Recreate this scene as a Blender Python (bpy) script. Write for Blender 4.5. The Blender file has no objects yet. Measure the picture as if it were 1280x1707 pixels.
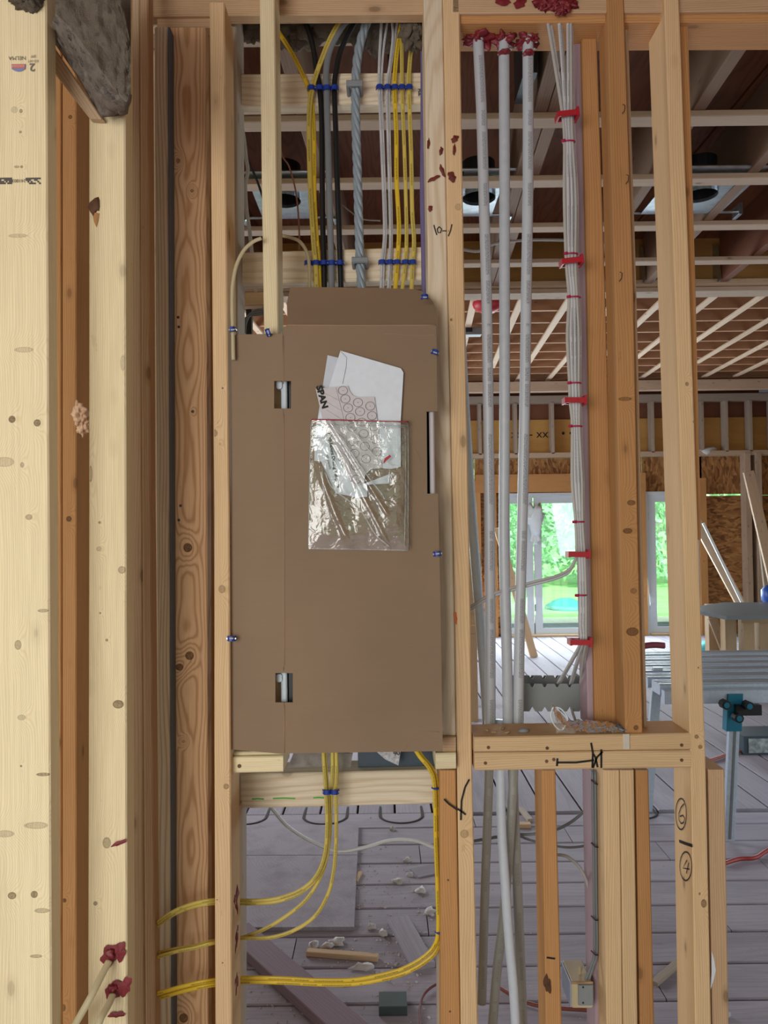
import bpy, bmesh, math, random
from mathutils import Vector, Matrix, noise, Euler
from mathutils.geometry import tessellate_polygon
R = random.Random(7)
S = bpy.context.scene
COL = S.collection
# ------------------------------------------------------------ camera
F = 1250.0
EYE = Vector((0, 0, 1.55))
RM = (Matrix.Rotation(math.radians(90 + 1.12), 3, 'X') @ Matrix.Rotation(-0.0125, 3, 'Z'))
cam = bpy.data.cameras.new('camera'); co = bpy.data.objects.new('camera', cam); COL.objects.link(co)
co.matrix_world = Matrix.Translation(EYE) @ RM.to_4x4()
cam.sensor_fit = 'HORIZONTAL'; cam.sensor_width = 36; cam.lens = F / 1280 * 36; cam.clip_start = .05; cam.clip_end = 200
S.camera = co
S.view_settings.view_transform = 'Standard'; S.view_settings.look = 'None'
S.view_settings.gamma = 1; S.view_settings.use_curve_mapping = False
S.view_settings.exposure = 0.45
# ------------------------------------------------------------ world: overcast daylight, tree line, ground
w = bpy.data.worlds.new('daylight'); S.world = w; w.use_nodes = True
nt = w.node_tree; nt.nodes.clear()
tc = nt.nodes.new('ShaderNodeTexCoord'); sx = nt.nodes.new('ShaderNodeSeparateXYZ')
rp = nt.nodes.new('ShaderNodeValToRGB'); bg = nt.nodes.new('ShaderNodeBackground'); wo = nt.nodes.new('ShaderNodeOutputWorld')
mp = nt.nodes.new('ShaderNodeMath'); mp.operation = 'MULTIPLY_ADD'; mp.inputs[1].default_value = .5; mp.inputs[2].default_value = .5
nt.links.new(tc.outputs['Generated'], sx.inputs[0]); nt.links.new(sx.outputs['Z'], mp.inputs[0]); nt.links.new(mp.outputs[0], rp.inputs[0])
e = rp.color_ramp.elements
e[0].position = .0; e[0].color = (.34, .33, .31, 1)
e[1].position = 1.; e[1].color = (.86, .93, 1.0, 1)
for p, c in ((.49, (.42, .41, .37, 1)), (.505, (.40, .56, .36, 1)), (.58, (.60, .84, .58, 1)), (.63, (.92, .97, 1, 1))):
    n = e.new(p); n.color = c
nt.links.new(rp.outputs[0], bg.inputs[0]); bg.inputs[1].default_value = .85
nt.links.new(bg.outputs[0], wo.inputs[0])

def area(name, loc, target, sx_, sy_, power, col):
    l = bpy.data.lights.new(name, 'AREA'); l.shape = 'RECTANGLE'; l.size = sx_; l.size_y = sy_; l.energy = power; l.color = col
    o = bpy.data.objects.new(name, l); COL.objects.link(o); o.location = loc
    o.rotation_euler = (Vector(target) - Vector(loc)).to_track_quat('-Z', 'Y').to_euler()
    return o
area('window_daylight_left', (-1.25, -1.35, 1.5), (-.45, 1.5, 1.15), 1.4, 1.5, 33, (1, .985, .955))
sl = bpy.data.lights.new('sun', 'SUN'); sl.energy = 5.5; sl.angle = .3; sl.color = (1, .98, .94)
so = bpy.data.objects.new('sun', sl); COL.objects.link(so); so.rotation_euler = Vector((-.25, .75, -.85)).to_track_quat('-Z', 'Y').to_euler()
area('door_daylight', (2.3, 10.3, 1.25), (2.2, 4, .1), 3.2, 1.9, 165, (.80, .95, 1))
area('side_fill_light', (-2.5, 6.6, 1.7), (2.5, 6.2, 1.2), 2.6, 1.6, 105, (.88, .94, 1))  # added fill lamp for the far room, at an unseen opening on the left
area('right_fill_light', (4.6, 2.6, 1.5), (1.5, 3.6, 1.0), 1.6, 1.5, 22, (.82, .88, 1))  # added fill lamp from the right; no window is built here

# ------------------------------------------------------------ projection helpers
def ray(px, py):
    return RM @ Vector(((px - 640) / F, -(py - 853.5) / F, -1))
def at(px, py, Y):
    d = ray(px, py); return EYE + d * (Y / d.y)
def atz(px, py, z):
    d = ray(px, py); return EYE + d * ((z - EYE.z) / d.z)
def PX(Y): return Y / F      # metres per pixel at depth Y

# ------------------------------------------------------------ object helpers
WM = {}
def props(o, label=None, cat=None, group=None, kind=None):
    if label: o['label'] = label
    if cat: o['category'] = cat
    if group: o['group'] = group
    if kind: o['kind'] = kind
    return o
def place(o, M, parent=None):
    COL.objects.link(o); WM[o.name] = M
    if parent is not None:
        o.parent = parent; o.matrix_basis = WM[parent.name].inverted() @ M
    else: o.matrix_basis = M
    return o
def empty(name, loc=(0, 0, 0), label=None, cat=None, group=None, kind=None, rz=0):
    o = bpy.data.objects.new(name, None); o.empty_display_size = .05
    place(o, Matrix.Translation(loc) @ Matrix.Rotation(rz, 4, 'Z'))
    return props(o, label, cat, group, kind)
def mk(name, verts, faces, mat, parent=None, M=None, uvs=None, smooth=False, center=True, **kw):
    """verts are WORLD coordinates; the object's origin is their centre (or M)."""
    verts = [Vector(v) for v in verts]
    if M is None:
        if center:
            c = sum(verts, Vector()) / len(verts); c.z = min(v.z for v in verts)
        else: c = Vector()
        M = Matrix.Translation(c)
    Mi = M.inverted()
    me = bpy.data.meshes.new(name); me.from_pydata([Mi @ v for v in verts], [], faces)
    if uvs:
        ul = me.uv_layers.new(name='UVMap')
        for poly in me.polygons:
            for li, vi in zip(poly.loop_indices, poly.vertices): ul.data[li].uv = uvs[vi]
    bm = bmesh.new(); bm.from_mesh(me); bmesh.ops.recalc_face_normals(bm, faces=bm.faces); bm.to_mesh(me); bm.free()
    if smooth:
        for p in me.polygons: p.use_smooth = True
    if mat: me.materials.append(mat)
    o = bpy.data.objects.new(name, me); place(o, M, parent); props(o, **kw)
    return o

def board(name, pairs, depth, mat, parent=None, ch=.0025, **kw):
    """lumber: pairs of world points (edge A, edge B) along its length; depth = vector to its back."""
    depth = Vector(depth)
    pairs = [(Vector(a), Vector(b)) for a, b in pairs]
    m0 = (pairs[0][0] + pairs[0][1]) / 2; m1 = (pairs[-1][0] + pairs[-1][1]) / 2
    Z = (m1 - m0).normalized(); X = (pairs[0][1] - pairs[0][0]); X = (X - Z * X.dot(Z)).normalized(); Y = Z.cross(X)
    M = Matrix((X, Y, Z)).transposed().to_4x4(); M.translation = (m0 + m1) / 2
    vs = []; 
    for a, b in pairs:
        u = b - a; W = u.length; u = u.normalized(); v = depth.normalized(); D = depth.length
        c = min(ch, W * .3, D * .3)
        for s, t in ((c, 0), (W - c, 0), (W, c), (W, D - c), (W - c, D), (c, D), (0, D - c), (0, c)):
            vs.append(a + u * s + v * t)
    n = len(pairs); fs = []
    for i in range(n - 1):
        for k in range(8):
            fs.append((i * 8 + k, i * 8 + (k + 1) % 8, (i + 1) * 8 + (k + 1) % 8, (i + 1) * 8 + k))
    fs.append(tuple(range(8))); fs.append(tuple((n - 1) * 8 + k for k in range(8)))
    return mk(name, vs, fs, mat, parent, M, **kw)
def vboard(name, secs, Y, depth, mat, parent=None, **kw):      # secs (y, xl, xr) in photo pixels at depth Y
    if secs[-1][0] == 1760:                                    # members running out of the frame stand on the bottom plate
        (ya, la, ra), (yb, lb_, rb) = secs[-2], secs[-1]; yf = 1760
        while at(lb_, yf, Y).z > .04: yf += 4
        k = (yf - yb) / (yb - ya); k = k if yb - ya > 700 else k * .8
        secs = list(secs) + [(yf, lb_ + (lb_ - la) * k, rb + (rb - ra) * k)]
    return board(name, [(at(xl, y, Y), at(xr, y, Y)) for y, xl, xr in secs], (0, depth, 0), mat, parent, **kw)
def hboard(name, secs, Y, depth, mat, parent=None, **kw):      # secs (x, ytop, ybottom)
    return board(name, [(at(x, yt, Y), at(x, yb, Y)) for x, yt, yb in secs], (0, depth, 0), mat, parent, **kw)
def wb(name, x0, x1, y0, y1, z0, z1, mat, parent=None, rot=0, ch=.0025, **kw):   # world box, grain along its longest side
    d = (x1 - x0, y1 - y0, z1 - z0); Rz = Matrix.Rotation(rot, 3, 'Z')
    P = lambda x, y, z: Rz @ Vector((x, y, z))
    if d[0] >= d[1] and d[0] >= d[2]: pr = [(P(x0, y0, z0), P(x0, y0, z1)), (P(x1, y0, z0), P(x1, y0, z1))]; dp = Rz @ Vector((0, d[1], 0))
    elif d[1] >= d[2]: pr = [(P(x0, y0, z0), P(x0, y0, z1)), (P(x0, y1, z0), P(x0, y1, z1))]; dp = Rz @ Vector((d[0], 0, 0))
    else: pr = [(P(x0, y0, z0), P(x1, y0, z0)), (P(x0, y0, z1), P(x1, y0, z1))]; dp = Rz @ Vector((0, d[1], 0))
    return board(name, pr, dp, mat, parent, ch=ch, **kw)
def bar(name, a, b, wv, dv, mat, parent=None, **kw):           # bar from a to b with width vector wv and depth vector dv
    a = Vector(a); b = Vector(b); wv = Vector(wv); dv = Vector(dv)
    return board(name, [(a - wv / 2 - dv / 2, a + wv / 2 - dv / 2), (b - wv / 2 - dv / 2, b + wv / 2 - dv / 2)], dv, mat, parent, **kw)

def catmull(pts, n=8):
    pts = [Vector(p) for p in pts]
    if len(pts) < 3: return pts
    P = [pts[0] * 2 - pts[1]] + pts + [pts[-1] * 2 - pts[-2]]; out = []
    for i in range(1, len(P) - 2):
        for k in range(n):
            t = k / n; a, b, c, d = P[i - 1], P[i], P[i + 1], P[i + 2]
            out.append(.5 * ((2 * b) + (c - a) * t + (2 * a - 5 * b + 4 * c - d) * t * t + (3 * b - a - 3 * c + d) * t ** 3))
    out.append(P[-2]); return out
def tube(name, pts, rx, mat, parent=None, ry=None, ref=(1, 0, 0), seg=12, n=8, spline=True, **kw):
    ry = ry or rx; ps = catmull(pts, n) if spline else [Vector(p) for p in pts]; ref = Vector(ref)
    vs, uv, fs = [], [], []; L = 0
    for i, p in enumerate(ps):
        t = (ps[min(i + 1, len(ps) - 1)] - ps[max(i - 1, 0)]).normalized()
        if i == 0:
            N = ref - t * ref.dot(t)
            if N.length < .25: N = Vector((0, 0, 1)) - t * t.z
        else: N = N - t * N.dot(t)
        N.normalize(); B = t.cross(N)
        if i: L += (p - ps[i - 1]).length
        for k in range(seg + 1):
            a = 2 * math.pi * k / seg
            vs.append(p + N * math.cos(a) * rx + B * math.sin(a) * ry); uv.append((k / seg, L))
    m = seg + 1
    for i in range(len(ps) - 1):
        for k in range(seg): fs.append((i * m + k, i * m + k + 1, (i + 1) * m + k + 1, (i + 1) * m + k))
    fs.append(tuple(range(seg))); fs.append(tuple((len(ps) - 1) * m + k for k in range(seg)))
    return mk(name, vs, fs, mat, parent, uvs=uv, smooth=True, **kw)
def pxpath(pts, Y):    # (px, py) or (px, py, Y)
    return [at(p[0], p[1], p[2] if len(p) > 2 else Y) for p in pts]
def ribbon(name, pts, wid, mat, parent=None, nrm=(0, -1, 0), off=.0006, **kw):
    pts = [Vector(p) for p in pts]; nrm = Vector(nrm).normalized(); vs = []; fs = []
    for i, p in enumerate(pts):
        t = (pts[min(i + 1, len(pts) - 1)] - pts[max(i - 1, 0)]).normalized(); s = t.cross(nrm).normalized() * wid / 2
        for q in (p + s, p - s): vs.append(q + nrm * off)
    for i in range(len(pts) - 1): fs.append((2 * i, 2 * i + 1, 2 * i + 3, 2 * i + 2))
    return mk(name, vs, fs, mat, parent, **kw)
def sheet(name, outer, Y, th, mat, parent=None, holes=(), **kw):      # px outline -> plate of thickness th; Y number or function(px,py)
    fy = Y if callable(Y) else (lambda x, y: Y)
    loops = [[at(x, y, fy(x, y)) for x, y in lp] for lp in [outer] + list(holes)]
    flat = [p for lp in loops for p in lp]; tri = tessellate_polygon([[Vector((p.x, p.z, 0)) for p in lp] for lp in loops]); n = len(flat)
    vs = flat + [p + Vector((0, th, 0)) for p in flat]
    fs = [tuple(t) for t in tri] + [tuple(i + n for i in t[::-1]) for t in tri]; o = 0
    for lp in loops:
        k = len(lp)
        for i in range(k): fs.append((o + i, o + (i + 1) % k, o + (i + 1) % k + n, o + i + n))
        o += k
    return mk(name, vs, fs, mat, parent, **kw)
def lump(name, c, r, mat, parent=None, amp=.25, freq=6, seed=0, sub=3, **kw):
    bm = bmesh.new(); bmesh.ops.create_icosphere(bm, subdivisions=sub, radius=1)
    c = Vector(c); vs = []; off = Vector((seed * 3.7, seed * 1.3, seed * 7.1))
    for v in bm.verts:
        d = 1 + amp * 2 * noise.fractal(v.co * freq * .25 + off, .8, 2.2, 4)
        vs.append(c + Vector((v.co.x * r[0] * d, v.co.y * r[1] * d, v.co.z * r[2] * d)))
    fs = [tuple(v.index for v in f.verts) for f in bm.faces]; bm.free()
    return mk(name, vs, fs, mat, parent, smooth=True, **kw)
def cyl(name, a, b, r, mat, parent=None, seg=16, r2=None, **kw):
    a = Vector(a); b = Vector(b); t = (b - a).normalized(); N = t.orthogonal().normalized(); B = t.cross(N); r2 = r if r2 is None else r2
    vs = []; fs = []
    for p, q in ((a, r), (b, r2)):
        for k in range(seg):
            an = 2 * math.pi * k / seg; vs.append(p + (N * math.cos(an) + B * math.sin(an)) * q)
    for k in range(seg): fs.append((k, (k + 1) % seg, seg + (k + 1) % seg, seg + k))
    fs += [tuple(range(seg)), tuple(range(seg, 2 * seg))]
    return mk(name, vs, fs, mat, parent, **kw)
def text(name, s, size, pos, mat, parent=None, ang=0, U=(1, 0, 0), V=(0, 0, 1), bold=0, sx_=1, **kw):
    cu = bpy.data.curves.new(name, 'FONT'); cu.body = s; cu.size = size; cu.align_x = 'CENTER'; cu.align_y = 'CENTER'; cu.offset = bold; cu.resolution_u = 3
    t = bpy.data.objects.new('tmp', cu); COL.objects.link(t)
    dg = bpy.context.evaluated_depsgraph_get(); me = bpy.data.meshes.new_from_object(t.evaluated_get(dg)); bpy.data.objects.remove(t); 
    me.name = name; me.materials.clear(); me.materials.append(mat)
    U = Vector(U).normalized(); V = Vector(V).normalized(); c, sn = math.cos(ang), math.sin(ang)
    X = U * c + V * sn; Y = V * c - U * sn; Z = X.cross(Y)
    M = Matrix((X * sx_, Y, Z)).transposed().to_4x4(); M.translation = Vector(pos) + Z * .0008
    o = bpy.data.objects.new(name, me); place(o, M, parent); return props(o, **kw)
def dup(o, M, **kw):       # copy a thing with its parts, shared meshes
    c = o.copy(); COL.objects.link(c); c.matrix_basis = M; WM[c.name] = M; props(c, **kw)
    for ch in list(o.children):
        d = ch.copy(); COL.objects.link(d); d.parent = c; d.matrix_basis = ch.matrix_basis.copy()
    return c

# ------------------------------------------------------------ materials
def lin(h):
    h = h.lstrip('#'); v = [int(h[i:i + 2], 16) / 255 for i in (0, 2, 4)]
    return tuple((x / 12.92 if x <= .04045 else ((x + .055) / 1.055) ** 2.4) for x in v) + (1,)
class N:
    def __init__(s, name):
        s.m = bpy.data.materials.new(name); s.m.use_nodes = True; s.t = s.m.node_tree; s.b = s.t.nodes['Principled BSDF']; s.o = s.t.nodes['Material Output']
    def n(s, typ, **kw):
        x = s.t.nodes.new('ShaderNode' + typ)
        for k, v in kw.items(): setattr(x, k, v)
        return x
    def l(s, a, b): s.t.links.new(a, b)
    def math(s, op, a, b=None, c=None):
        x = s.n('Math', operation=op)
        for i, v in enumerate((a, b, c)):
            if v is None: continue
            if isinstance(v, (int, float)): x.inputs[i].default_value = v
            else: s.l(v, x.inputs[i])
        return x.outputs[0]
    def ramp(s, fac, *st):
        x = s.n('ValToRGB'); e = x.color_ramp.elements
        e[0].position, e[0].color = st[0][0], st[0][1]; e[1].position, e[1].color = st[-1][0], st[-1][1]
        for p, c in st[1:-1]:
            k = e.new(p); k.color = c
        s.l(fac, x.inputs[0]); return x.outputs[0]
    def mix(s, fac, a, b, bt='MIX'):
        x = s.n('Mix', data_type='RGBA', blend_type=bt)
        for i, v in ((0, fac), (6, a), (7, b)):
            if isinstance(v, (int, float)): x.inputs[i].default_value = v
            elif isinstance(v, tuple): x.inputs[i].default_value = v
            else: s.l(v, x.inputs[i])
        return x.outputs[2]
    def coords(s, scale, obj=True, out='Object', rnd=True):
        t = s.n('TexCoord'); v = t.outputs[out]
        if rnd:
            oi = s.n('ObjectInfo'); k = s.math('MULTIPLY', oi.outputs['Random'], 57.0)
            a = s.n('VectorMath', operation='ADD'); s.l(v, a.inputs[0]); s.l(k, a.inputs[1]); v = a.outputs[0]
        mpn = s.n('Mapping'); mpn.inputs['Scale'].default_value = scale; s.l(v, mpn.inputs[0]); return mpn.outputs[0]
    def noise(s, vec, sc=1, det=3, rough=.6, dist=0):
        x = s.n('TexNoise'); x.inputs['Scale'].default_value = sc; x.inputs['Detail'].default_value = det; x.inputs['Roughness'].default_value = rough; x.inputs['Distortion'].default_value = dist
        s.l(vec, x.inputs['Vector']); return x.outputs['Fac']
    def bump(s, h, st=.3, d=.002):
        x = s.n('Bump'); x.inputs['Strength'].default_value = st; x.inputs['Distance'].default_value = d; s.l(h, x.inputs['Height']); s.l(x.outputs[0], s.b.inputs['Normal'])
def hx(c): return lin(c) if isinstance(c, str) else c
def plain(name, c, rough=.6, metal=0, bump=0, bs=60, var=.0, emit=None, spec=.5, coat=0):
    k = N(name); c = hx(c); k.b.inputs['Roughness'].default_value = rough; k.b.inputs['Metallic'].default_value = metal
    k.b.inputs['Specular IOR Level'].default_value = spec
    f = k.noise(k.coords((bs, bs, bs)), 1, 4)
    d = tuple(x * (1 - var - .06) for x in c[:3]) + (1,); u = tuple(min(1, x * (1 + var)) for x in c[:3]) + (1,)
    k.l(k.ramp(f, (.3, d), (.7, u)), k.b.inputs['Base Color'])
    if bump: k.bump(f, bump, .002)
    return k.m
def wood(name, light, mid, dark, fig=.5, ring=95, knots=.5, wav=1.0, tone=.35, rough=.72, arch=0, zf=1.1, kpts=()):
    k = N(name); light, mid, dark = hx(light), hx(mid), hx(dark)
    t = k.n('TexCoord'); sp = k.n('SeparateXYZ'); k.l(t.outputs['Object'], sp.inputs[0]); X, Y = sp.outputs[0], sp.outputs[1]
    oi = k.n('ObjectInfo'); rnd = oi.outputs['Random']
    n1 = k.noise(k.coords((7, 7, zf)), 1, 2, .45)
    f = k.math('MULTIPLY', X, ring); f = k.math('MULTIPLY_ADD', Y, ring * .8, f)
    if arch: f = k.math('MULTIPLY', k.math('MULTIPLY', X, X), arch)
    f = k.math('MULTIPLY_ADD', n1, wav * 9, f); f = k.math('MULTIPLY_ADD', rnd, 7.0, f)
    w1 = k.noise(k.coords((60, 60, 4)), 1, 2); f = k.math('MULTIPLY_ADD', w1, .9, f)
    km = None; kr = None
    for (kx, kz, rx, rz, dk) in kpts:
        dx = k.math('MULTIPLY', k.math('SUBTRACT', X, kx), 1 / rx); dz = k.math('MULTIPLY', k.math('SUBTRACT', sp.outputs[2], kz), 1 / rz)
        d2 = k.math('MULTIPLY_ADD', dx, dx, k.math('MULTIPLY', dz, dz)); dw = k.math('MULTIPLY_ADD', w1, .5, k.math('SUBTRACT', d2, .25))
        dzs = k.math('MULTIPLY', dz, .42); dd = k.math('MULTIPLY_ADD', dx, k.math('MULTIPLY', dx, .16), k.math('MULTIPLY', dzs, k.math('MULTIPLY', dzs, .3)))
        f = k.math('MULTIPLY_ADD', k.math('EXPONENT', k.math('MULTIPLY', dd, -1.0)), 4.5 if rx > .003 else 2.0, f)
        a = k.math('MULTIPLY', k.math('LESS_THAN', dw, 1.0), dk); b = k.math('MULTIPLY', k.math('LESS_THAN', k.math('ABSOLUTE', k.math('SUBTRACT', dw, 1.1)), .28), dk)
        km = a if km is None else k.math('MAXIMUM', km, a); kr = b if kr is None else k.math('MAXIMUM', kr, b)
    sn = k.math('MULTIPLY_ADD', k.math('SINE', k.math('MULTIPLY', f, 6.2832)), .5, .5)
    rg = k.ramp(sn, (.0, (0, 0, 0, 1)), (.62, (.25, .25, .25, 1)), (1, (1, 1, 1, 1)))
    fib = k.noise(k.coords((420, 420, 9)), 1, 3); big = k.noise(k.coords((9, 9, 1.2)), 1, 3)
    c = k.mix(k.math('MULTIPLY', rg, fig), light, mid)
    c = k.mix(k.math('MULTIPLY', k.math('MAXIMUM', k.math('SUBTRACT', big, .45), 0.0), tone * 2.4), c, dark)
    fb = k.ramp(fib, (.35, (.90, .89, .88, 1)), (.62, (1.0, 1.0, 1.0, 1))); c = k.mix(1.0, c, fb, 'MULTIPLY')
    vo = k.n('TexVoronoi', feature='F1'); vo.inputs['Scale'].default_value = 1; k.l(k.coords((13, 13, 6)), vo.inputs['Vector'])
    kn = k.ramp(vo.outputs['Distance'], (.0, (1, 1, 1, 1)), (.05 + .03 * knots, (.9, .9, .9, 1)), (.075 + .03 * knots, (.3, .3, .3, 1)), (.17, (0, 0, 0, 1)))
    kd = tuple(x * .5 for x in dark[:3]) + (1,)
    c = k.mix(k.math('MULTIPLY', kn, min(1, knots * 1.3)), c, kd)
    if km is not None:
        facing = k.math('LESS_THAN', k.math('ABSOLUTE', Y), .0012)
        spk = k.noise(k.coords((300, 300, 300)), 1, 2); kc = k.ramp(spk, (.35, tuple(x * .32 for x in dark[:3]) + (1,)), (.65, tuple(x * .75 for x in dark[:3]) + (1,)))
        c = k.mix(k.math('MULTIPLY', k.math('MULTIPLY', km, facing), .95), c, kc); c = k.mix(k.math('MULTIPLY', k.math('MULTIPLY', kr, facing), .8), c, tuple(x * .28 for x in dark[:3]) + (1,))
    st = k.noise(k.coords((35, 35, 14)), 1, 4, .7); c = k.mix(k.math('MULTIPLY', k.math('GREATER_THAN', st, .69), .22), c, dark)
    hs = k.n('HueSaturation'); k.l(k.math('MULTIPLY_ADD', rnd, .16, .92), hs.inputs['Value']); k.l(c, hs.inputs['Color'])
    k.l(hs.outputs[0], k.b.inputs['Base Color']); k.b.inputs['Roughness'].default_value = rough; k.b.inputs['Specular IOR Level'].default_value = .3
    k.bump(k.math('ADD', fib, k.math('MULTIPLY', rg, .5)), .25, .0012)
    return k.m
SPEC_PALE = ('pale_spruce', ('#efdfb8', '#dcc38c', '#b99d74', .42, 260, .35), dict(wav=2.0)); W_PALE = wood(SPEC_PALE[0], *SPEC_PALE[1], **SPEC_PALE[2])
SPEC_SPF = ('yellow_spruce', ('#e0c096', '#c9a06c', '#a07850', .5, 230, .5), dict(wav=1.8)); W_SPF = wood(SPEC_SPF[0], *SPEC_SPF[1], **SPEC_SPF[2])
SPEC_TAN = ('tan_lumber', ('#cdac88', '#b58d66', '#8a6848', .5, 220, .5), dict(wav=1.6)); W_TAN = wood(SPEC_TAN[0], *SPEC_TAN[1], **SPEC_TAN[2])
SPEC_ORG = ('orange_fir', ('#c6935f', '#ac7642', '#84572f', .5, 200, .45), dict(wav=1.6)); W_ORG = wood(SPEC_ORG[0], *SPEC_ORG[1], **SPEC_ORG[2])
SPEC_FIG = ('figured_fir', ('#e8c096', '#bd8c60', '#a87a52', .8, 60, .0), dict(wav=.8, tone=.3, arch=2600, zf=3.4)); W_FIG = wood(SPEC_FIG[0], *SPEC_FIG[1], **SPEC_FIG[2])
W_BRN = wood('brown_lumber', '#cdb090', '#b29472', '#846a50', .5, 200, .5, wav=1.5)  # brown hem-fir tone of the lumber itself
W_GRY = wood('weathered_grey_lumber', '#b5a696', '#9e8f82', '#7a6c62', .6, 200, .45)
SPEC_GRN = ('coarse_grained_board', ('#e6d2b2', '#bc9f80', '#947a60', .8, 120, .2), dict()); W_GRN = wood(SPEC_GRN[0], *SPEC_GRN[1], **SPEC_GRN[2])
W_BLK = wood('cream_blocking', '#ecdcc2', '#d2b894', '#b09472', .6, 60, .45, wav=1.3)
W_RED = wood('redwood_toned_joist', '#80523c', '#683e2c', '#4a2a1c', .35, 110, .4)
W_STRAP = wood('pale_strapping', '#c9b29c', '#b5987f', '#876c56', .4, 160, .5)
W_PURP = wood('mauve_cast_edge', '#b59da6', '#9a8490', '#76606c', .3, 120, .35)  # purple cast on the stud sides, put into their colour
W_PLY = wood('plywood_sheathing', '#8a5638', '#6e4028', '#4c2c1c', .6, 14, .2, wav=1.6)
W_FARJ = wood('far_joist', '#ad8464', '#93694b', '#6b4a34', .5, 160, .4)
W_DUSK = wood('dusky_joist', '#937864', '#7c6250', '#57412f', .5, 160, .4)
W_LVL = wood('yellow_laminated_beam', '#cf9f5c', '#bd8a46', '#8a6032', .35, 200, .1)
W_FLOOR = wood('dusty_floor_board', '#aaa4af', '#97919e', '#706b78', .35, 60, .15, tone=.55, rough=.85)
W_BENCH = wood('bench_lumber', '#c9ab8a', '#b0906e', '#7f644c', .5, 120, .4)
def osb():
    k = N('oriented_strand_board')
    v = k.n('TexVoronoi'); v.inputs['Scale'].default_value = 1; v.inputs['Randomness'].default_value = 1
    cc = k.coords((14, 14, 40)); nn = k.n('TexNoise'); nn.inputs['Scale'].default_value = .2; k.l(cc, nn.inputs['Vector'])
    a = k.n('VectorMath', operation='ADD'); s2 = k.n('VectorMath', operation='SCALE'); s2.inputs[3].default_value = 5; k.l(nn.outputs['Color'], s2.inputs[0]); k.l(cc, a.inputs[0]); k.l(s2.outputs[0], a.inputs[1]); k.l(a.outputs[0], v.inputs['Vector'])
    g = k.n('SeparateColor'); k.l(v.outputs['Color'], g.inputs[0])
    c = k.ramp(g.outputs[0], (0, hx('#6b4426')), (.35, hx('#9a6a3c')), (.7, hx('#b98a55')), (1, hx('#8a5a30')))
    k.l(c, k.b.inputs['Base Color']); k.b.inputs['Roughness'].default_value = .75; k.bump(g.outputs[0], .3, .002); return k.m
M_OSB = osb()
def card():
    k = N('brown_corrugated_cardboard'); a = k.noise(k.coords((3, 3, 3)), 1, 3); b = k.noise(k.coords((12, 12, 320)), 1, 2)
    c = k.mix(k.math('MULTIPLY', b, .25), k.ramp(a, (.35, hx('#877059')), (.65, hx('#90785f'))), hx('#77614c'))
    k.l(c, k.b.inputs['Base Color']); k.b.inputs['Roughness'].default_value = .8; k.bump(b, .12, .001); return k.m
M_CARD = card()
def insul():
    k = N('mineral_wool'); a = k.noise(k.coords((20, 20, 60)), 1, 5, .7); b = k.noise(k.coords((420, 420, 160)), 1, 4, .75)
    c = k.mix(a, hx('#665c50'), hx('#908474')); c = k.mix(k.math('MULTIPLY', k.math('GREATER_THAN', b, .68), .7), c, hx('#a89c88'))
    k.l(c, k.b.inputs['Base Color']); k.b.inputs['Roughness'].default_value = 1; k.b.inputs['Specular IOR Level'].default_value = .05
    k.bump(k.math('ADD', a, b), .9, .006); return k.m
M_WOOL = insul()
def printed(name, c, ink, rough=.4, band=.07, amt=.5, mid=.25, sub=0, trans=0):
    k = N(name); k.b.inputs['Roughness'].default_value = rough
    t = k.n('UVMap'); sp = k.n('SeparateXYZ'); k.l(t.outputs[0], sp.inputs[0]); u, v = sp.outputs[0], sp.outputs[1]
    cb = k.n('CombineXYZ'); k.l(k.math('MULTIPLY', u, 60), cb.inputs[0]); k.l(k.math('MULTIPLY', v, 480), cb.inputs[1])
    n1 = k.noise(cb.outputs[0], 1, 1); cb2 = k.n('CombineXYZ'); k.l(k.math('MULTIPLY', v, 14), cb2.inputs[1]); n2 = k.noise(cb2.outputs[0], 1, 2)
    m = k.math('MULTIPLY', k.math('GREATER_THAN', n1, .5), k.math('GREATER_THAN', n2, .47))
    m = k.math('MULTIPLY', m, k.math('LESS_THAN', k.math('ABSOLUTE', k.math('SUBTRACT', u, mid)), band))
    k.l(k.mix(k.math('MULTIPLY', m, amt), hx(c), hx(ink)), k.b.inputs['Base Color'])
    if sub: k.b.inputs['Subsurface Weight'].default_value = sub; k.b.inputs['Subsurface Radius'].default_value = (.01, .01, .01)
    return k.m
M_PEX = printed('translucent_white_tubing', '#bcc0c6', '#6a6a70', .38, .06, .75, .22)
M_PEXP = plain('plain_white_tubing', '#b9bec4', .36, var=.02)
M_PEXD = printed('grey_tubing', '#9c9a92', '#77736a', .42, .06, .6, .25)  # greyer tubing colour, used below the sill
M_PEXW = plain('bright_white_tubing', '#ccd4de', .33)
M_YEL = printed('yellow_cable_sheath', '#dcb82c', '#3a3210', .45, .06, .85)
M_YEL2 = printed('pale_yellow_cable_sheath', '#cdb656', '#4a4520', .5, .06, .8)
M_WHT = printed('white_cable_sheath', '#c2c2c4', '#55535a', .5, .05, .7)
M_WHT2 = plain('grey_white_cable_sheath', '#b3b0aa', .5)
M_TANC = plain('tan_cable_sheath', '#bcae8a', .5)
M_BLK = plain('black_cable_sheath', '#15171a', .38)
M_GRYC = plain('grey_cable_sheath', '#75797c', .45)
M_GRYT = plain('blue_grey_strand', '#8f9ca6', .35, var=.05)
M_BLUE = plain('blue_nylon', '#1a3a96', .35)
M_CLAMP = plain('grey_plastic_clamp', '#868b90', .5)
M_RED = plain('red_plastic_strap', '#b01f2c', .45)
M_MAG = plain('magenta_cable_tie', '#b41c50', .4)
M_CAULK = plain('red_firestop_sealant', '#7c2028', .5, bump=.4, bs=90, var=.15)
M_STEEL = plain('galvanized_steel', '#aab4bb', .28, .9, bump=.1, bs=40, var=.15)
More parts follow.
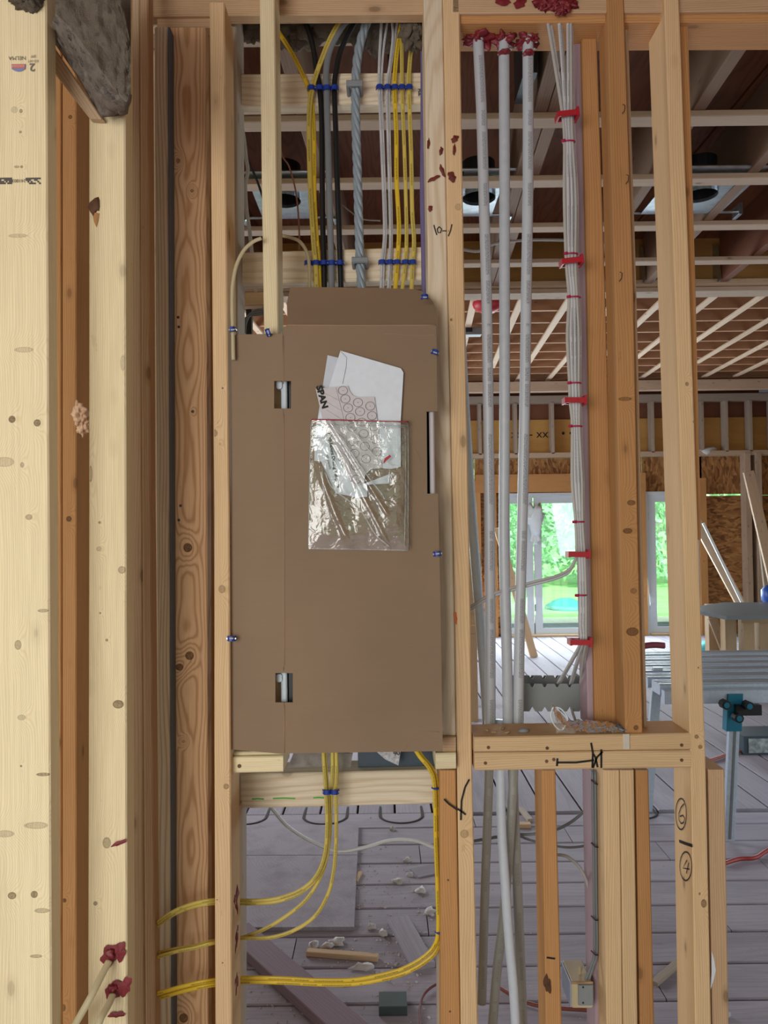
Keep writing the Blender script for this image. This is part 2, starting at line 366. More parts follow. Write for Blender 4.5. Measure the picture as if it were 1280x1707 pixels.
M_DSTEEL = plain('dark_steel', '#3c4044', .4, .7)
M_ALU = plain('brushed_aluminium', '#c3cfe0', .35, .35, var=.05)
M_TEAL = plain('teal_bracket', '#14708c', .4)
M_BLACK = plain('black_plastic', '#111214', .45)
M_INK = plain('black_marker_ink', '#14100e', .7)
M_INKP = plain('grey_printing_ink', '#5b5650', .8)
M_INKR = plain('red_printing_ink', '#cf7a6c', .8)
M_INKB = plain('blue_printing_ink', '#7f8cb8', .8)
M_GREEN = plain('green_marker_ink', '#4fae3c', .8)
M_CIRC = plain('thin_grey_print', '#77737a', .8)
M_PAPER = plain('white_envelope_paper', '#dfe5ee', .75)
M_PAPER2 = plain('grey_template_paper', '#cfc8cb', .75)
M_FOAM = plain('pinkish_foam', '#e8c2a0', .9, bump=.7, bs=70, var=.1)
M_GYP = plain('white_gypsum_crumb', '#c9c4c4', .95, var=.1)
M_SAW = plain('wood_crumb', '#a58a6a', .95, var=.2)
M_GRYP = plain('grey_plastic_bracket', '#8b8f91', .55)
M_CREAM = plain('cream_plastic_box', '#c9b994', .5)
M_BLUEP = plain('pale_blue_plastic', '#a9b3cf', .5)
M_DBLUE = plain('dark_slate_plastic', '#3d4a56', .5)
M_PURPC = plain('purple_cable_sheath', '#6d628c', .5)
M_DOORW = plain('white_door_frame', '#cdd6de', .5)
M_KNOT = plain('dark_knot', '#6b4a34', .8, var=.3)
M_SCREW = plain('dull_zinc_screw', '#8b939c', .4, .2)
M_KNOTR = plain('knot_rim', '#a9855f', .8, var=.2)
M_STREAK = plain('brown_streak', '#9a7c5e', .8, var=.3)
M_NAIL = plain('nail_head', '#4a4642', .5, .6)
M_TOP = plain('grey_melamine_top', '#6a7078', .5)
M_REDH = plain('red_air_hose', '#a3302c', .5)
M_SUBF = plain('dark_subfloor', '#3c3838', .9, var=.2)
M_LEAF = plain('spring_green_leaves', '#abdca6', .7, bs=3, var=.25)
M_LAWN = plain('lawn_grass', '#b0dc90', .95, bs=2, var=.15)
M_GRAV = plain('pale_gravel', '#cfc6b4', .95, bs=20, var=.2)
M_TARP = plain('turquoise_tarp', '#4fb5b8', .5)
M_BARK = plain('tree_bark', '#5a4c3e', .9)
M_WRAP = plain('white_plastic_wrap', '#dfe8ee', .4)
M_POLY = plain('blue_grey_membrane', '#8a98a8', .6)
def clear(name, tint, gl=.25, bscale=30, st=.6, alpha=.18, rough=.12):
    k = N(name); t = k.t; t.nodes.remove(k.b)
    tr = k.n('BsdfTransparent'); tr.inputs[0].default_value = tint; g = k.n('BsdfGlossy'); g.inputs['Roughness'].default_value = rough; g.inputs[0].default_value = (1, 1, 1, 1)
    df = k.n('BsdfDiffuse'); df.inputs[0].default_value = (.85, .88, .88, 1)
    nz = k.noise(k.coords((bscale, bscale, bscale)), 1, 3, .5, 1.5); bp = k.n('Bump'); bp.inputs['Strength'].default_value = st; bp.inputs['Distance'].default_value = .004
    k.l(nz, bp.inputs['Height']); k.l(bp.outputs[0], g.inputs['Normal'])
    fr = k.n('Fresnel'); fr.inputs[0].default_value = 1.5; k.l(bp.outputs[0], fr.inputs['Normal'])
    fa = k.math('MULTIPLY_ADD', fr.outputs[0], 1.9, gl)
    m1 = k.n('MixShader'); m1.inputs[0].default_value = alpha; k.l(tr.outputs[0], m1.inputs[1]); k.l(df.outputs[0], m1.inputs[2])
    m2 = k.n('MixShader'); k.l(fa, m2.inputs[0]); k.l(m1.outputs[0], m2.inputs[1]); k.l(g.outputs[0], m2.inputs[2]); k.l(m2.outputs[0], k.o.inputs[0])
    return k.m
M_BAG = clear('clear_plastic_bag', (.97, .98, .96, 1), .02, 45, .5, .04, .07)
M_BAG2 = clear('crinkled_clear_plastic', (.95, .97, .98, 1), .02, 60, .8, .22, .2)
M_GLASS = clear('door_glass', (.82, 1, .93, 1), .03, 2, 0, .04, .03)

# ============================================================ STRUCTURE
EX = dict
FL = 0.0
Yf = 1.54
# ---- partition wall with the electrical panel
wf = empty('wall_front', (0, 1.55, 0), 'open stud partition wall framed around the cardboard-covered electrical panel', kind='structure')
def nail(parent, px, py, Y, r=.003, m=None, name='knot'):
    return cyl(name, at(px, py, Y) + Vector((0, -.0006, 0)), at(px, py, Y) + Vector((0, .003, 0)), r, m or M_KNOT, parent, seg=10)
def knot(parent, px, py, Y, rx, ry, m=None):
    c = at(px, py, Y)
    def disc(k, off, mm, nm, par):
        vs = [c + Vector((math.cos(a) * rx * k * PX(Y) * (1 + .12 * math.sin(3 * a + px)), -off, math.sin(a) * ry * k * PX(Y) * (1 + .1 * math.sin(2 * a + py)))) for a in [i * math.pi / 9 for i in range(18)]]
        return mk(nm, vs, [tuple(range(18))], mm, par)
    if rx > 2.2 * ry: return disc(1, .0004, m or M_STREAK, 'knot', parent)
    o = disc(1.15, .0003, m or M_KNOTR, 'knot', parent)
    if m is None: disc(.8, .0006, M_KNOT, 'knot_core', o)
    return o
def knotted(o, spec, Y, pts):
    """give one board its own grain that swirls round the knots seen on it: pts = (px, py, rx_px, ry_px, strength)"""
    Mi = WM[o.name].inverted(); kp = []
    for px, py, rx, ry, dk in pts:
        q = Mi @ at(px, py, Y); kp.append((q.x, q.z, max(rx, 1.2) * PX(Y), ry * PX(Y), dk))
    kw = dict(spec[2]); kw['kpts'] = kp
    m = wood(spec[0] + '_knotty', *spec[1], **kw); o.data.materials.clear(); o.data.materials.append(m)
# upper plates
hboard('top_plate', [(200, -70, 27), (710, -74, 23)], 1.565, .03, W_TAN, wf)
hboard('top_plate', [(262, 27, 46), (352, 27, 45)], 1.575, .03, W_TAN, wf)
hboard('top_plate', [(755, -60, 22), (1330, -66, 18)], 1.535, .10, W_TAN, wf)
hboard('top_plate', [(755, 22.5, 38), (1330, 18.5, 35)], 1.545, .097, W_ORG, wf)
# left furred post
p9 = vboard('stud', [(4, 349, 374), (350, 352, 377), (850, 357, 382), (1250, 357, 384), (1760, 359, 387)], 1.47, .088, W_SPF, wf, label='full-height stud just left of the cardboard sheet')
vboard('stud', [(-60, 372, 394), (1350, 372, 399), (1760, 372, 399)], 1.605, .085, W_GRY, wf)
vboard('stud', [(1348, 371, 397), (1760, 373, 398)], 1.56, .044, W_BRN, wf, label='short jack stud carrying the blocking below the panel')
knotted(p9, SPEC_SPF, 1.47, [(370, 982, 5, 6, .5), (377, 1311, 4, 4, .6), (371, 647, 1.5, 1.5, .9), (358, 722, 4, 5, .6), (371, 1605, 1.2, 1.2, .9), (367, 740, 2, 2, .3), (362, 1500, 1, 1, .8)])
f2 = vboard('stud', [(-60, 432, 457), (300, 436, 461), (556, 440, 464)], 1.49, .08, W_PALE, wf, label='short pale stud cut off above the cardboard, cables behind it')
# blocking
b1 = hboard('blocking', [(392, 123, 177), (709, 120, 172)], 1.66, .038, W_BLK, wf, label='upper cream blocking board behind the cables')
b2 = hboard('blocking', [(393, 421, 474), (712, 411, 466)], 1.66, .038, W_BLK, wf, label='lower cream blocking board just above the cardboard')
b3 = hboard('blocking', [(398, 1291, 1348), (729, 1283, 1340)], 1.62, .08, W_BLK, wf, label='coarse-grained blocking board below the panel with green marker dashes')
e1 = hboard('blocking', [(386, 1262, 1289), (472, 1260, 1287)], 1.49, .10, W_PALE, wf, label='short pale block under the lower left corner of the cardboard')
hboard('blocking', [(386, 1254, 1261), (474, 1252, 1259)], 1.50, .09, W_PALE, wf)
hboard('blocking', [(726, 1256, 1283), (760, 1255, 1282)], 1.52, .1, W_PALE, wf)
hboard('blocking', [(738, 1228, 1254), (760, 1228, 1254)], 1.53, .09, W_TAN, wf)
nail(e1, 399, 1277, 1.49, .004)
for xa, xb, y in ((420, 440, 1332), (455, 492, 1331), (522, 540, 1330)):
    ribbon('marker_dash', pxpath([(xa, y), ((xa + xb) / 2, y - .8), (xb, y)], 1.62), .003, M_GREEN, b3)
# right double stud
p1 = vboard('stud', [(-60, 705, 737), (480, 714, 746), (1000, 726, 757), (1227, 730, 760)], 1.54, .089, W_BLK, wf, label='pale stud left in the pair beside the panel')
p2 = vboard('stud', [(-60, 737.5, 765), (480, 747, 774), (1000, 758, 784), (1280, 762, 787), (1760, 769, 798)], 1.535, .089, W_SPF, wf, label='yellow stud right in the pair beside the panel')
p3 = vboard('stud', [(1284, 733, 760), (1760, 736, 768)], 1.54, .089, W_ORG, wf, label='orange jack stud below the panel, black marker stroke near its top')
vboard('stud', [(1284, 729, 733), (1760, 730, 736)], 1.60, .05, W_GRY, wf)
knotted(p2, SPEC_SPF, 1.535, [(774, 1390, 6, 6, .4), (752, 533, 1.5, 2, .9), (764, 345, 5, 5, .3)])
nail(p3, 747, 1467, 1.54, .002); nail(p3, 750, 1686, 1.54, .002)
def stroke(par, pts, Y, w=.0035): return ribbon('marker_line', pxpath(pts, Y), w, M_INK, par)
stroke(p3, [(740, 1332), (748, 1340), (758, 1347), (763, 1350)], 1.535); stroke(p2, [(762, 1348), (770, 1353), (776, 1358)], 1.533)
stroke(p2, [(782, 1299), (775, 1312), (769, 1335), (768, 1367)], 1.533)
for pts, par in (([(723, 375), (725, 383), (728, 392)], p1), ([(732, 378), (728.5, 382), (730, 388), (734, 388), (736, 382), (732, 378)], p1), ([(737, 385), (744, 385)], p1), ([(747, 385), (748, 385)], p2), ([(753, 374), (751, 384), (747, 394)], p2)):
    ribbon('marker_line', pxpath(pts, 1.539 if par is p1 else 1.534), .0022, M_INK, par)
M_CAULKD = plain('dried_dark_red_sealant', '#6e2a1e', .6, var=.3)
# red smears on the pair
def smear(par, px, py, Y, rx, ry, seed, m=None, name='sealant_smear', ang=0):
    r2 = random.Random(seed); vs = []; c = at(px, py, Y)
    for i in range(22):
        a = i * 2 * math.pi / 22; q = .95 + .22 * math.sin(2 * a + seed) + .14 * math.sin(5 * a + seed * 2) + .12 * (r2.random() - .5); x = math.cos(a) * rx * q; z = math.sin(a) * ry * q
        vs.append(c + Vector(((x * math.cos(ang) - z * math.sin(ang)) * PX(Y), -.001, (x * math.sin(ang) + z * math.cos(ang)) * PX(Y))))
    vs.append(c + Vector((0, -.0025, 0)))
    return mk(name, vs, [(i, (i + 1) % 22, 22) for i in range(22)], m or M_CAULK, par)
for i, (px, py, rx, ry, a) in enumerate(((758, 232, 6, 5, .3), (757, 250, 2, 10, 0), (723, 298, 9, 3.5, .5), (737, 285, 3, 10, .2), (753, 295, 7, 7, 0), (717, 348, 4, 4, 0), (735, 252, 3, 6, 0), (714, 240, 2, 9, 0))):
    smear(p2 if px > 742 else p1, px, py, 1.534 if px > 742 else 1.539, rx * 1.15, ry * 1.15, i, ang=a, m=M_CAULKD)
smear(p2, 759, 1030, 1.534, 3, 9, 4, plain('faint_red_mark', '#c8663c', .8))

# left boards near the camera
wl = empty('wall_left', (-.7, 1.3, 0), 'row of close-set lumber studs along the left of the view', kind='structure')
l1 = vboard('stud', [(-60, -75, 77), (1760, -75, 86)], 1.20, .036, W_PALE, wl, label='wide pale board with a grade stamp, at the left edge')
l2 = vboard('stud', [(-60, 148, 208), (850, 148, 210), (1760, 146, 212)], 1.30, .042, W_PALE, wl, label='pale board with red sealant blobs near its foot')
vboard('stud', [(-60, 80, 101.5), (1760, 82, 102.5)], 1.72, .14, W_ORG, wl)
l3 = vboard('stud', [(-60, 103.5, 127), (1760, 103.5, 127)], 1.70, .14, W_ORG, wl, label='reddish orange stud in the gap between two pale boards')
vboard('stud', [(-60, 216, 232.5), (1760, 220, 241.5)], 1.52, .08, W_BRN, wl)
vboard('stud', [(-60, 232.8, 246.5), (850, 237, 251), (1760, 243, 259)], 1.48, .036, W_TAN, wl)
l6 = vboard('stud', [(45, 257, 279), (1760, 266, 286)], 1.53, .06, W_GRN, wl, label='narrow board with strongly ridged grain')
vboard('gasket_strip', [(45, 279.5, 283), (1760, 285.5, 288.5)], 1.529, .03, plain('blue_grey_gasket', '#5b626e', .7), wl)
l7 = vboard('stud', [(46, 283, 342), (850, 286, 345), (1760, 289, 347)], 1.56, .04, W_FIG, wl, label='wide orange board with cathedral grain and dark round knots')
vboard('stud', [(40, 338, 350), (1760, 345, 362)], 1.62, .05, W_ORG, wl)
wb('sheathing', -1.5, -.455, 1.86, 1.872, 0, 2.9, W_BRN, wl)
knotted(l7, SPEC_FIG, 1.56, [(313, 913, 6.5, 6.5, 1), (316, 1093, 6, 6, 1), (299, 1112, 5.5, 5, 1), (306, 1697, 6.5, 6.5, 1), (297, 268, 3, 3.5, .8), (320, 318, 2.5, 2.5, .8), (322, 686, 1.5, 1.5, .8), (306, 1236, 3, 2, .3)])
for px, py in ((297, 529), (298, 545), (301, 843), (298, 867), (321, 686)): nail(l7, px, py, 1.56, .003, M_NAIL, 'nail_head')
knotted(l2, SPEC_PALE, 1.30, [(203, 950, 5.5, 5.5, .55), (178, 1405, 6, 8, .6), (159, 1506, 3, 3, .8), (165, 915, 4, 3.5, .4), (166, 871, 2, 2, .8), (151, 790, 3, 12, .6), (197, 1174, 8, 6, .9), (178, 1067, 2, 2, .8), (205, 605, 4, 12, .3), (167, 1022, 1.5, 1.5, .8)])
knotted(l1, SPEC_PALE, 1.20, [(62, 705, 5, 5, .95), (20, 699, 5, 5, 1), (37, 775, 3, 4, .6), (40, 583, 14, 4, .35), (30, 393, 14, 3, .35), (24, 183, 5, 5, .3), (35, 185, 2.5, 3, .8), (48, 862, 5, 4, .6), (8, 770, 14, 7, .35), (60, 1376, 17, 5, .4), (8, 1390, 14, 5, .4), (20, 1493, 6, 5, .9), (57, 1491, 5, 5, .9), (72, 1291, 10, 2.5, .8), (70, 1518, 11, 3.5, .5), (34, 220, 2, 2, .8), (35, 1277, 1.5, 1.5, .9), (60, 1594, 9, 2.5, .6), (72, 1018, 8, 2.5, .6), (30, 1075, 5, 7, .6), (36, 1196, 6, 4, .4), (28, 278, 4, 2, .6), (36, 278, 2, 2, .8)])
knotted(l3, SPEC_ORG, 1.70, [(115, 865, 4, 4, .9), (107, 1501, 3, 3, .9), (117, 195, 3, 3, .8), (106, 1680, 3, 5, .7)])
# open bark knot on the second board
kx = at(158, 345, 1.30); lump('bark_knot', kx, (.010, .004, .016), M_KNOT, l2, amp=.3, seed=3, sub=2)
mk('torn_grain', [kx + Vector((x, -.002, z)) for x, z in ((-.004, -.01), (.008, -.012), (.006, -.026), (.003, -.036), (-.001, -.026))], [(0, 1, 2, 3, 4)], W_ORG, l2)
# grade stamp, upside down
U180 = math.pi
def stamp(s, size, px, py, m=None, ang=U180, bold=0): return text('grade_stamp', s, size, at(px, py, 1.1995), m or M_INKL, l1, ang=ang, bold=bold)
M_INKL = plain('faded_stamp_ink', '#7d766c', .8)
stamp('2', .018, 54, 112, bold=.0004); stamp('KD-HT', .0058, 55.5, 102); stamp('SPF', .0062, 56, 94); stamp('NELMA', .0088, 29, 97)
bs = at(31, 112, 1.199)
mk('grade_stamp', [bs + Vector((x, -.0004, z)) for x, z in ((-.0115, .005), (.0115, .005), (.011, -.003), (.006, -.0062), (0, -.0075), (-.006, -.0062), (-.011, -.003))], [(0, 1, 2, 3, 4, 5, 6)], M_INKB, l1)
mk('grade_stamp', [bs + Vector((x, -.0008, z)) for x, z in ((-.0105, .0045), (.0105, .0045), (.0105, -.0022), (-.0105, -.0022))], [(0, 1, 2, 3)], M_INKR, l1)
text('grade_stamp', 'FONTAINE', .0042, bs + Vector((0, -.001, .001)), M_PALE if False else plain('pale_stamp_lettering', '#e8c8b8', .8), l1, ang=U180)
for x0, x1 in ((-6, 20), (43, 68)):
    a = at(x0, 296.5, 1.1995); b = at(x1, 307, 1.1995); vs = []; fs = []
    nx = int((x1 - x0) / 2.6); nz = 4
    for i in range(nx):
        for j in range(nz):
            if R.random() < .62 or j in (0,):
                p = a.lerp(b, 0); dx = (b.x - a.x) / nx; dz = (b.z - a.z) / nz
                q = Vector((a.x + dx * i, a.y - .0005, a.z + dz * j)); n0 = len(vs)
                vs += [q, q + Vector((dx, 0, 0)), q + Vector((dx, 0, dz)), q + Vector((0, 0, dz))]; fs.append((n0, n0 + 1, n0 + 2, n0 + 3))
    mk('printed_code', vs, fs, M_INKP, l1)
text('printed_code', '241003', .0075, at(31.5, 301.5, 1.1995), M_INKP, l1, ang=U180)
# small code printed on the upper block's right end
a = at(697, 148, 1.659); vs = []; fs = []
for i in range(5):
    for j in range(8):
        if R.random() < .5:
            q = a + Vector((i * .0024, -.0004, j * -.0024)); n0 = len(vs); vs += [q, q + Vector((.0024, 0, 0)), q + Vector((.0024, 0, -.0024)), q + Vector((0, 0, -.0024))]; fs.append((n0, n0 + 1, n0 + 2, n0 + 3))
mk('printed_code', vs, fs, M_INKP, b1)

# ---- right part of the wall: sill, studs
s1 = hboard('sill_plate', [(790, 1229, 1254), (1151, 1222, 1250)], 1.52, .10, W_SPF, wf, label='upper of the two sill boards right of the panel')
s2 = hboard('sill_plate', [(791, 1255, 1285), (1152, 1251, 1280)], 1.52, .10, W_SPF, wf, label='lower of the two sill boards, marked with a black marker line')
for px, py, s in ((814, 1246, s1), (912, 1247, s1), (1136, 1242, s1), (809, 1272, s2), (911, 1269, s2), (923, 1266, s2), (1136, 1267, s2)): nail(s, px, py, 1.52, .0035)
for pts in ([(929, 1264), (928, 1277)], [(929, 1271), (960, 1271), (990, 1267)], [(985, 1238), (988, 1255), (987, 1280)], [(1002, 1249), (1002, 1280)], [(988, 1280), (995, 1262), (1004, 1253)], [(988, 1256), (992, 1262), (996, 1279)]):
    stroke(s1 if pts[-1][1] < 1252 else s2, pts, 1.5195, .004)
vboard('stud', [(37, 969, 994), (480, 979, 1009), (1210, 992, 1028)], 1.60, .085, W_ORG, wf)
q3 = vboard('stud', [(-60, 1010, 1038), (480, 1025, 1056), (900, 1033, 1064), (1223, 1043, 1072)], 1.53, .065, W_ORG, wf, label='orange stud standing on the sill boards')
vboard('stud', [(-60, 1036, 1044), (480, 1056, 1061), (1212, 1072, 1079)], 1.57, .05, W_BRN, wf)
vboard('stud', [(37, 957, 968.5), (480, 964, 978.5), (1210, 980, 991.5)], 1.615, .065, W_PURP, wf, label='stud side tinted mauve for its purple cast, behind the white cable bundle')
knotted(q3, SPEC_ORG, 1.53, [(1046, 885, 7, 4, .8), (1054, 1053, 9, 6, .8), (1042, 665, 10, 3, .6), (1060, 1213, 3.5, 3.5, .8), (1056, 985, 5, 4, .5), (1052, 838, 6, 4, .7), (1040, 1214, 2, 3, .8)])
for px, py in ((1037, 183), (1043, 300), (1032, 462)):
    ribbon('bent_nail', pxpath([(px, py - 8), (px + 4, py - 6), (px + 3, py + 3), (px - 1, py + 8)], 1.529), .0016, M_NAIL, q3, off=.003)
r1 = vboard('stud', [(-60, 1105, 1130), (480, 1125, 1150), (1284, 1152, 1177), (1760, 1160, 1187)], 1.52, .095, W_SPF, wf, label='tall tan stud with circled numbers near its foot')
r2 = vboard('stud', [(30, 1131, 1147), (480, 1150, 1160), (900, 1164, 1169)], 1.56, .07, W_ORG, wf)
r3 = vboard('stud', [(1283, 1181, 1208), (1760, 1189, 1216)], 1.53, .10, W_TAN, wf, label='short tan stud with a torn strip of white paper, right of the sill')
knotted(r1, SPEC_SPF, 1.52, [(1173, 1506, 4, 6, .8), (1161, 1228, 3, 3, .8), (1167, 1245, 3, 3, .8), (1145, 640, 2.5, 3, .7), (1157, 703, 2, 2, .8), (1164, 1113, 1.3, 1.3, .9), (1166, 1490, 1.5, 2, .8)])
r1s = None
# circled numbers on the left side face of r1
sideU = (at(1180, 1400, 1.52) - at(1180, 1400, 1.40)).normalized()
def onside(px, py, Y0=1.52, xf=None):
    # point on the left face of r1 (plane through its arris)
    A = at(1152, 1284, Y0); B = at(1160, 1760, Y0); d = ray(px, py); t = A.x / d.x
    for _ in range(6):
        z = EYE.z + d.z * t; X = A.x + (B.x - A.x) * (z - A.z) / (B.z - A.z); t = X / d.x
    return EYE + d * t
def sidestroke(pts, w=.0028): return ribbon('marker_line', [onside(*p) for p in pts], w, M_INK, r1, nrm=(-1, 0, 0), off=.0015)
for cx, cy, rx, ry in ((1136, 1357, 9, 26), (1144, 1444, 10, 24)):
    sidestroke([(cx + rx * math.cos(a), cy + ry * math.sin(a)) for a in [i * math.pi / 10 for i in range(21)]])
sidestroke([(1141, 1340), (1136, 1346), (1132.5, 1356), (1132.5, 1367), (1136, 1373), (1140.5, 1371), (1142, 1364), (1139, 1359), (1134, 1361)]); sidestroke([(1146, 1434), (1139, 1447), (1150, 1449)]); sidestroke([(1149, 1438), (1145, 1456)])
sidestroke([(1133, 1402), (1143, 1406), (1155, 1410)], .006)
mk('torn_paper', [at(x, y, 1.529) for x, y in ((1186, 1585), (1190, 1598), (1193, 1618), (1190, 1632), (1186, 1645), (1184, 1650), (1186, 1620))], [tuple(range(7))], M_PAPER, r3)
m1_ = vboard('stud', [(1284, 903, 926), (1760, 911, 938)], 1.55, .08, W_ORG, wf, label='orange stud below the sill with a black scorch mark')
smear(m1_, 912, 1640, 1.549, 6, 16, 9, plain('scorch_mark', '#54351d', .8, var=.3), 'scorch_mark'); stroke(m1_, [(911, 1596), (925, 1598)], 1.549)
vboard('stud', [(1284, 1006, 1033), (1760, 1012, 1039)], 1.56, .089, W_SPF, wf)
vboard('stud', [(1284, 1034, 1057), (1760, 1040, 1064)], 1.56, .089, W_SPF, wf)
vboard('stud', [(1284, 1060, 1081), (1760, 1068, 1092)], 1.565, .089, W_ORG, wf)
vboard('stud', [(1284, 1055, 1062), (1760, 1062, 1070)], 1.59, .05, W_RED, wf)
vboard('stud', [(1284, 984, 1005), (1760, 993, 1011)], 1.62, .07, W_PURP, wf)
# threshold plate out of view keeps the studs grounded
wb('bottom_plate', -.35, .9, 1.47, 1.70, 0, .038, W_TAN, wf)
wb('bottom_plate', -1.3, -.36, 1.17, 1.40, 0, .038, W_TAN, wl); wb('bottom_plate', -1.3, -.36, 1.47, 1.86, 0, .038, W_TAN, wl)

# ============================================================ FLOOR
fl = empty('floor', (0, 4, 0), 'dusty board subfloor with dark heating grooves, strewn with crumbs', kind='structure')
wb('subfloor', -4.5, 7.5, -4.5, 12, -.06, -.022, M_SUBF, fl)
y = 1.86; i = 0
while y < 3.85:
    xs = [-2.2, -.35 + .5 * (i % 3 - 1), 1.3 + .4 * ((i * 2) % 3 - 1), 5.6] 
    for a_, b_ in zip(xs, xs[1:]):
        wb('floor_board', a_ + .002, b_ - .002, y + .004, y + .196, -.02, 0, W_FLOOR, fl, ch=.004)
    y += .203; i += 1
YT = y
wb('floor_board', -2.2, .45, y + .004, y + .196, -.02, 0, W_FLOOR, fl, ch=.004); wb('floor_board', .454, 5.6, y + .004, y + .15, -.02, 0, W_FLOOR, fl, ch=.004)
y0 = y + .2
k = 0
x = -2.6
while x < 5.8:
    wb('floor_board', x + .006, x + .197, y0, 10.5, -.02, 0, W_FLOOR, fl, rot=.0, ch=.004)
    x += .203; k += 1
for yy in (-4.4,):
    for j in range(10): wb('floor_board', -4, 4, yy + .6 * j, yy + .6 * j + .59, -.02, 0, W_FLOOR, fl)
# heating groove U-turns on the header board
for px0, px1, py in ((511, 580, 1364), (634, 702, 1362), (1060, 1123, 1404), (388, 450, 1365)):
    A = atz(px0, py - 18, 0); B = atz(px1, py - 18, 0); r_ = (B.x - A.x) / 2; c = (A + B) / 2
    pts = [Vector((A.x, YT + .3, -.002))] + [Vector((c.x - r_ * math.cos(t), YT + .16 - r_ * .9 * math.sin(t), .0012)) for t in [i * math.pi / 8 for i in range(9)]] + [Vector((B.x, YT + .3, -.002))]
    tube('heating_groove', pts, .008, M_SUBF, fl, ry=.003)

# ============================================================ NEAR CEILING (h about 1.2 m over the eye)
Z0 = 1.55
c1 = empty('ceiling', (0, 2.7, 2.75), 'low open joist ceiling with strapping behind the panel wall', kind='structure')
for i, yy in enumerate((1.79, 2.19, 2.59, 3.0, 3.41)):
    wb('strapping', -2.4, 3.6, yy, yy + .06, Z0 + 1.2, Z0 + 1.219, W_STRAP, c1)
for X3, ww, mm in ((-1.2, .038, W_RED), (-.62, .038, W_RED), (-.17, .038, W_DUSK), (.53, .04, W_DUSK), (.572, .04, W_DUSK), (1.00, .038, W_DUSK), (1.34, .038, W_DUSK), (1.72, .038, W_RED), (2.1, .038, W_RED), (2.5, .038, W_RED), (2.9, .038, W_RED)):
    wb('joist', X3 - .173, X3 - .173 + ww, 1.66, 3.85, Z0 + 1.219, Z0 + 1.47, mm, c1, rot=-.045)
x = -2.4
while x < 3.8:
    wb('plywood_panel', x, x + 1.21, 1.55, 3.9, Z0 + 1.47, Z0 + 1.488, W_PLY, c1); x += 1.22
wb('laminated_beam', -2.4, 4.6, 3.85, 3.94, Z0 + 1.245, Z0 + 1.50, W_LVL, c1)
wb('laminated_beam', -2.4, 4.6, 3.85, 3.94, Z0 + 1.50, Z0 + 2.25, W_BRN, c1)
wb('beam_plate', -2.4, 4.6, 3.80, 3.86, Z0 + 1.215, Z0 + 1.244, W_BRN, c1)
wb('beam_plate', -2.4, 4.6, 3.83, 3.94, Z0 + 1.19, Z0 + 1.213, W_STRAP, c1)
for xx in (-.62, -.17, .53, 1.00, 1.34, 1.72, 2.1):
    X = xx
    vs = [(X - .006, 3.75, Z0 + 1.225), (X + .045, 3.75, Z0 + 1.225), (X + .045, 3.85, Z0 + 1.225), (X - .006, 3.85, Z0 + 1.225), (X - .006, 3.78, Z0 + 1.40), (X - .006, 3.85, Z0 + 1.44), (X + .045, 3.78, Z0 + 1.40), (X + .045, 3.85, Z0 + 1.44)]
    mk('joist_hanger', vs, [(0, 1, 2, 3), (0, 3, 5, 4), (1, 2, 7, 6)], M_STEEL, c1)
# knots/holes of the yellow beam
cyl('drilled_hole', (2.33, 3.848, 3.02 - .13), (2.33, 3.852, 3.02 - .13), .012, M_RED if False else W_RED, c1)
# unseen ceiling added over the camera side to block light from above
c2 = empty('ceiling', (0, 0, 2.75), 'unseen plywood ceiling added over the viewer side to block overhead light', kind='structure')
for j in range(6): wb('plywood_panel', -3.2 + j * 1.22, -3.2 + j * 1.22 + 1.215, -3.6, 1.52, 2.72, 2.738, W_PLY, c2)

wv = empty('wall_right', (2.6, -1, 0), 'unseen strand board wall added right of the viewer to block light', kind='structure')  # added out of view so right-facing stud sides stay darker
for j in range(4): wb('strand_board', 2.6, 2.618, -3.6 + j * 1.22, -3.6 + j * 1.22 + 1.21, 0, 2.7, M_OSB, wv)
# ============================================================ FAR ROOM
RA = -.052
c3 = empty('ceiling', (2, 7.5, 3.45), 'higher ceiling of the far room with close joists and diagonal-looking strapping', kind='structure')
yy = 4.3
while yy < 10.3:
    wb('joist', -1.5, 7.5, yy, yy + .038, Z0 + 1.925, Z0 + 2.16, W_FARJ, c3); yy += .4
xx = -1.6
k = 0
while xx < 6.2:
    e0 = 4.0 if k % 4 != 1 else 5.4; e1_ = 10.0 if k % 3 else 9.1
    wb('strapping', xx, xx + .06, e0, e1_, Z0 + 1.9, Z0 + 1.922, W_STRAP, c3, rot=RA); xx += .405; k += 1
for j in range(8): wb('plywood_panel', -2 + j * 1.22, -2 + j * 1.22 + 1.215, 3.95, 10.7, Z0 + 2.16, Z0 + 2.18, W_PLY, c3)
wb('cross_beam', -2.5, 6.2, 9.75, 9.86, Z0 + 1.74, Z0 + 1.87, W_STRAP, c3)
wb('light_block_slab', -3.4, 7.6, -3.7, 10.9, Z0 + 2.5, Z0 + 2.55, W_PLY, c3)  # unseen slab added to stop sun leaking between the ceiling panels
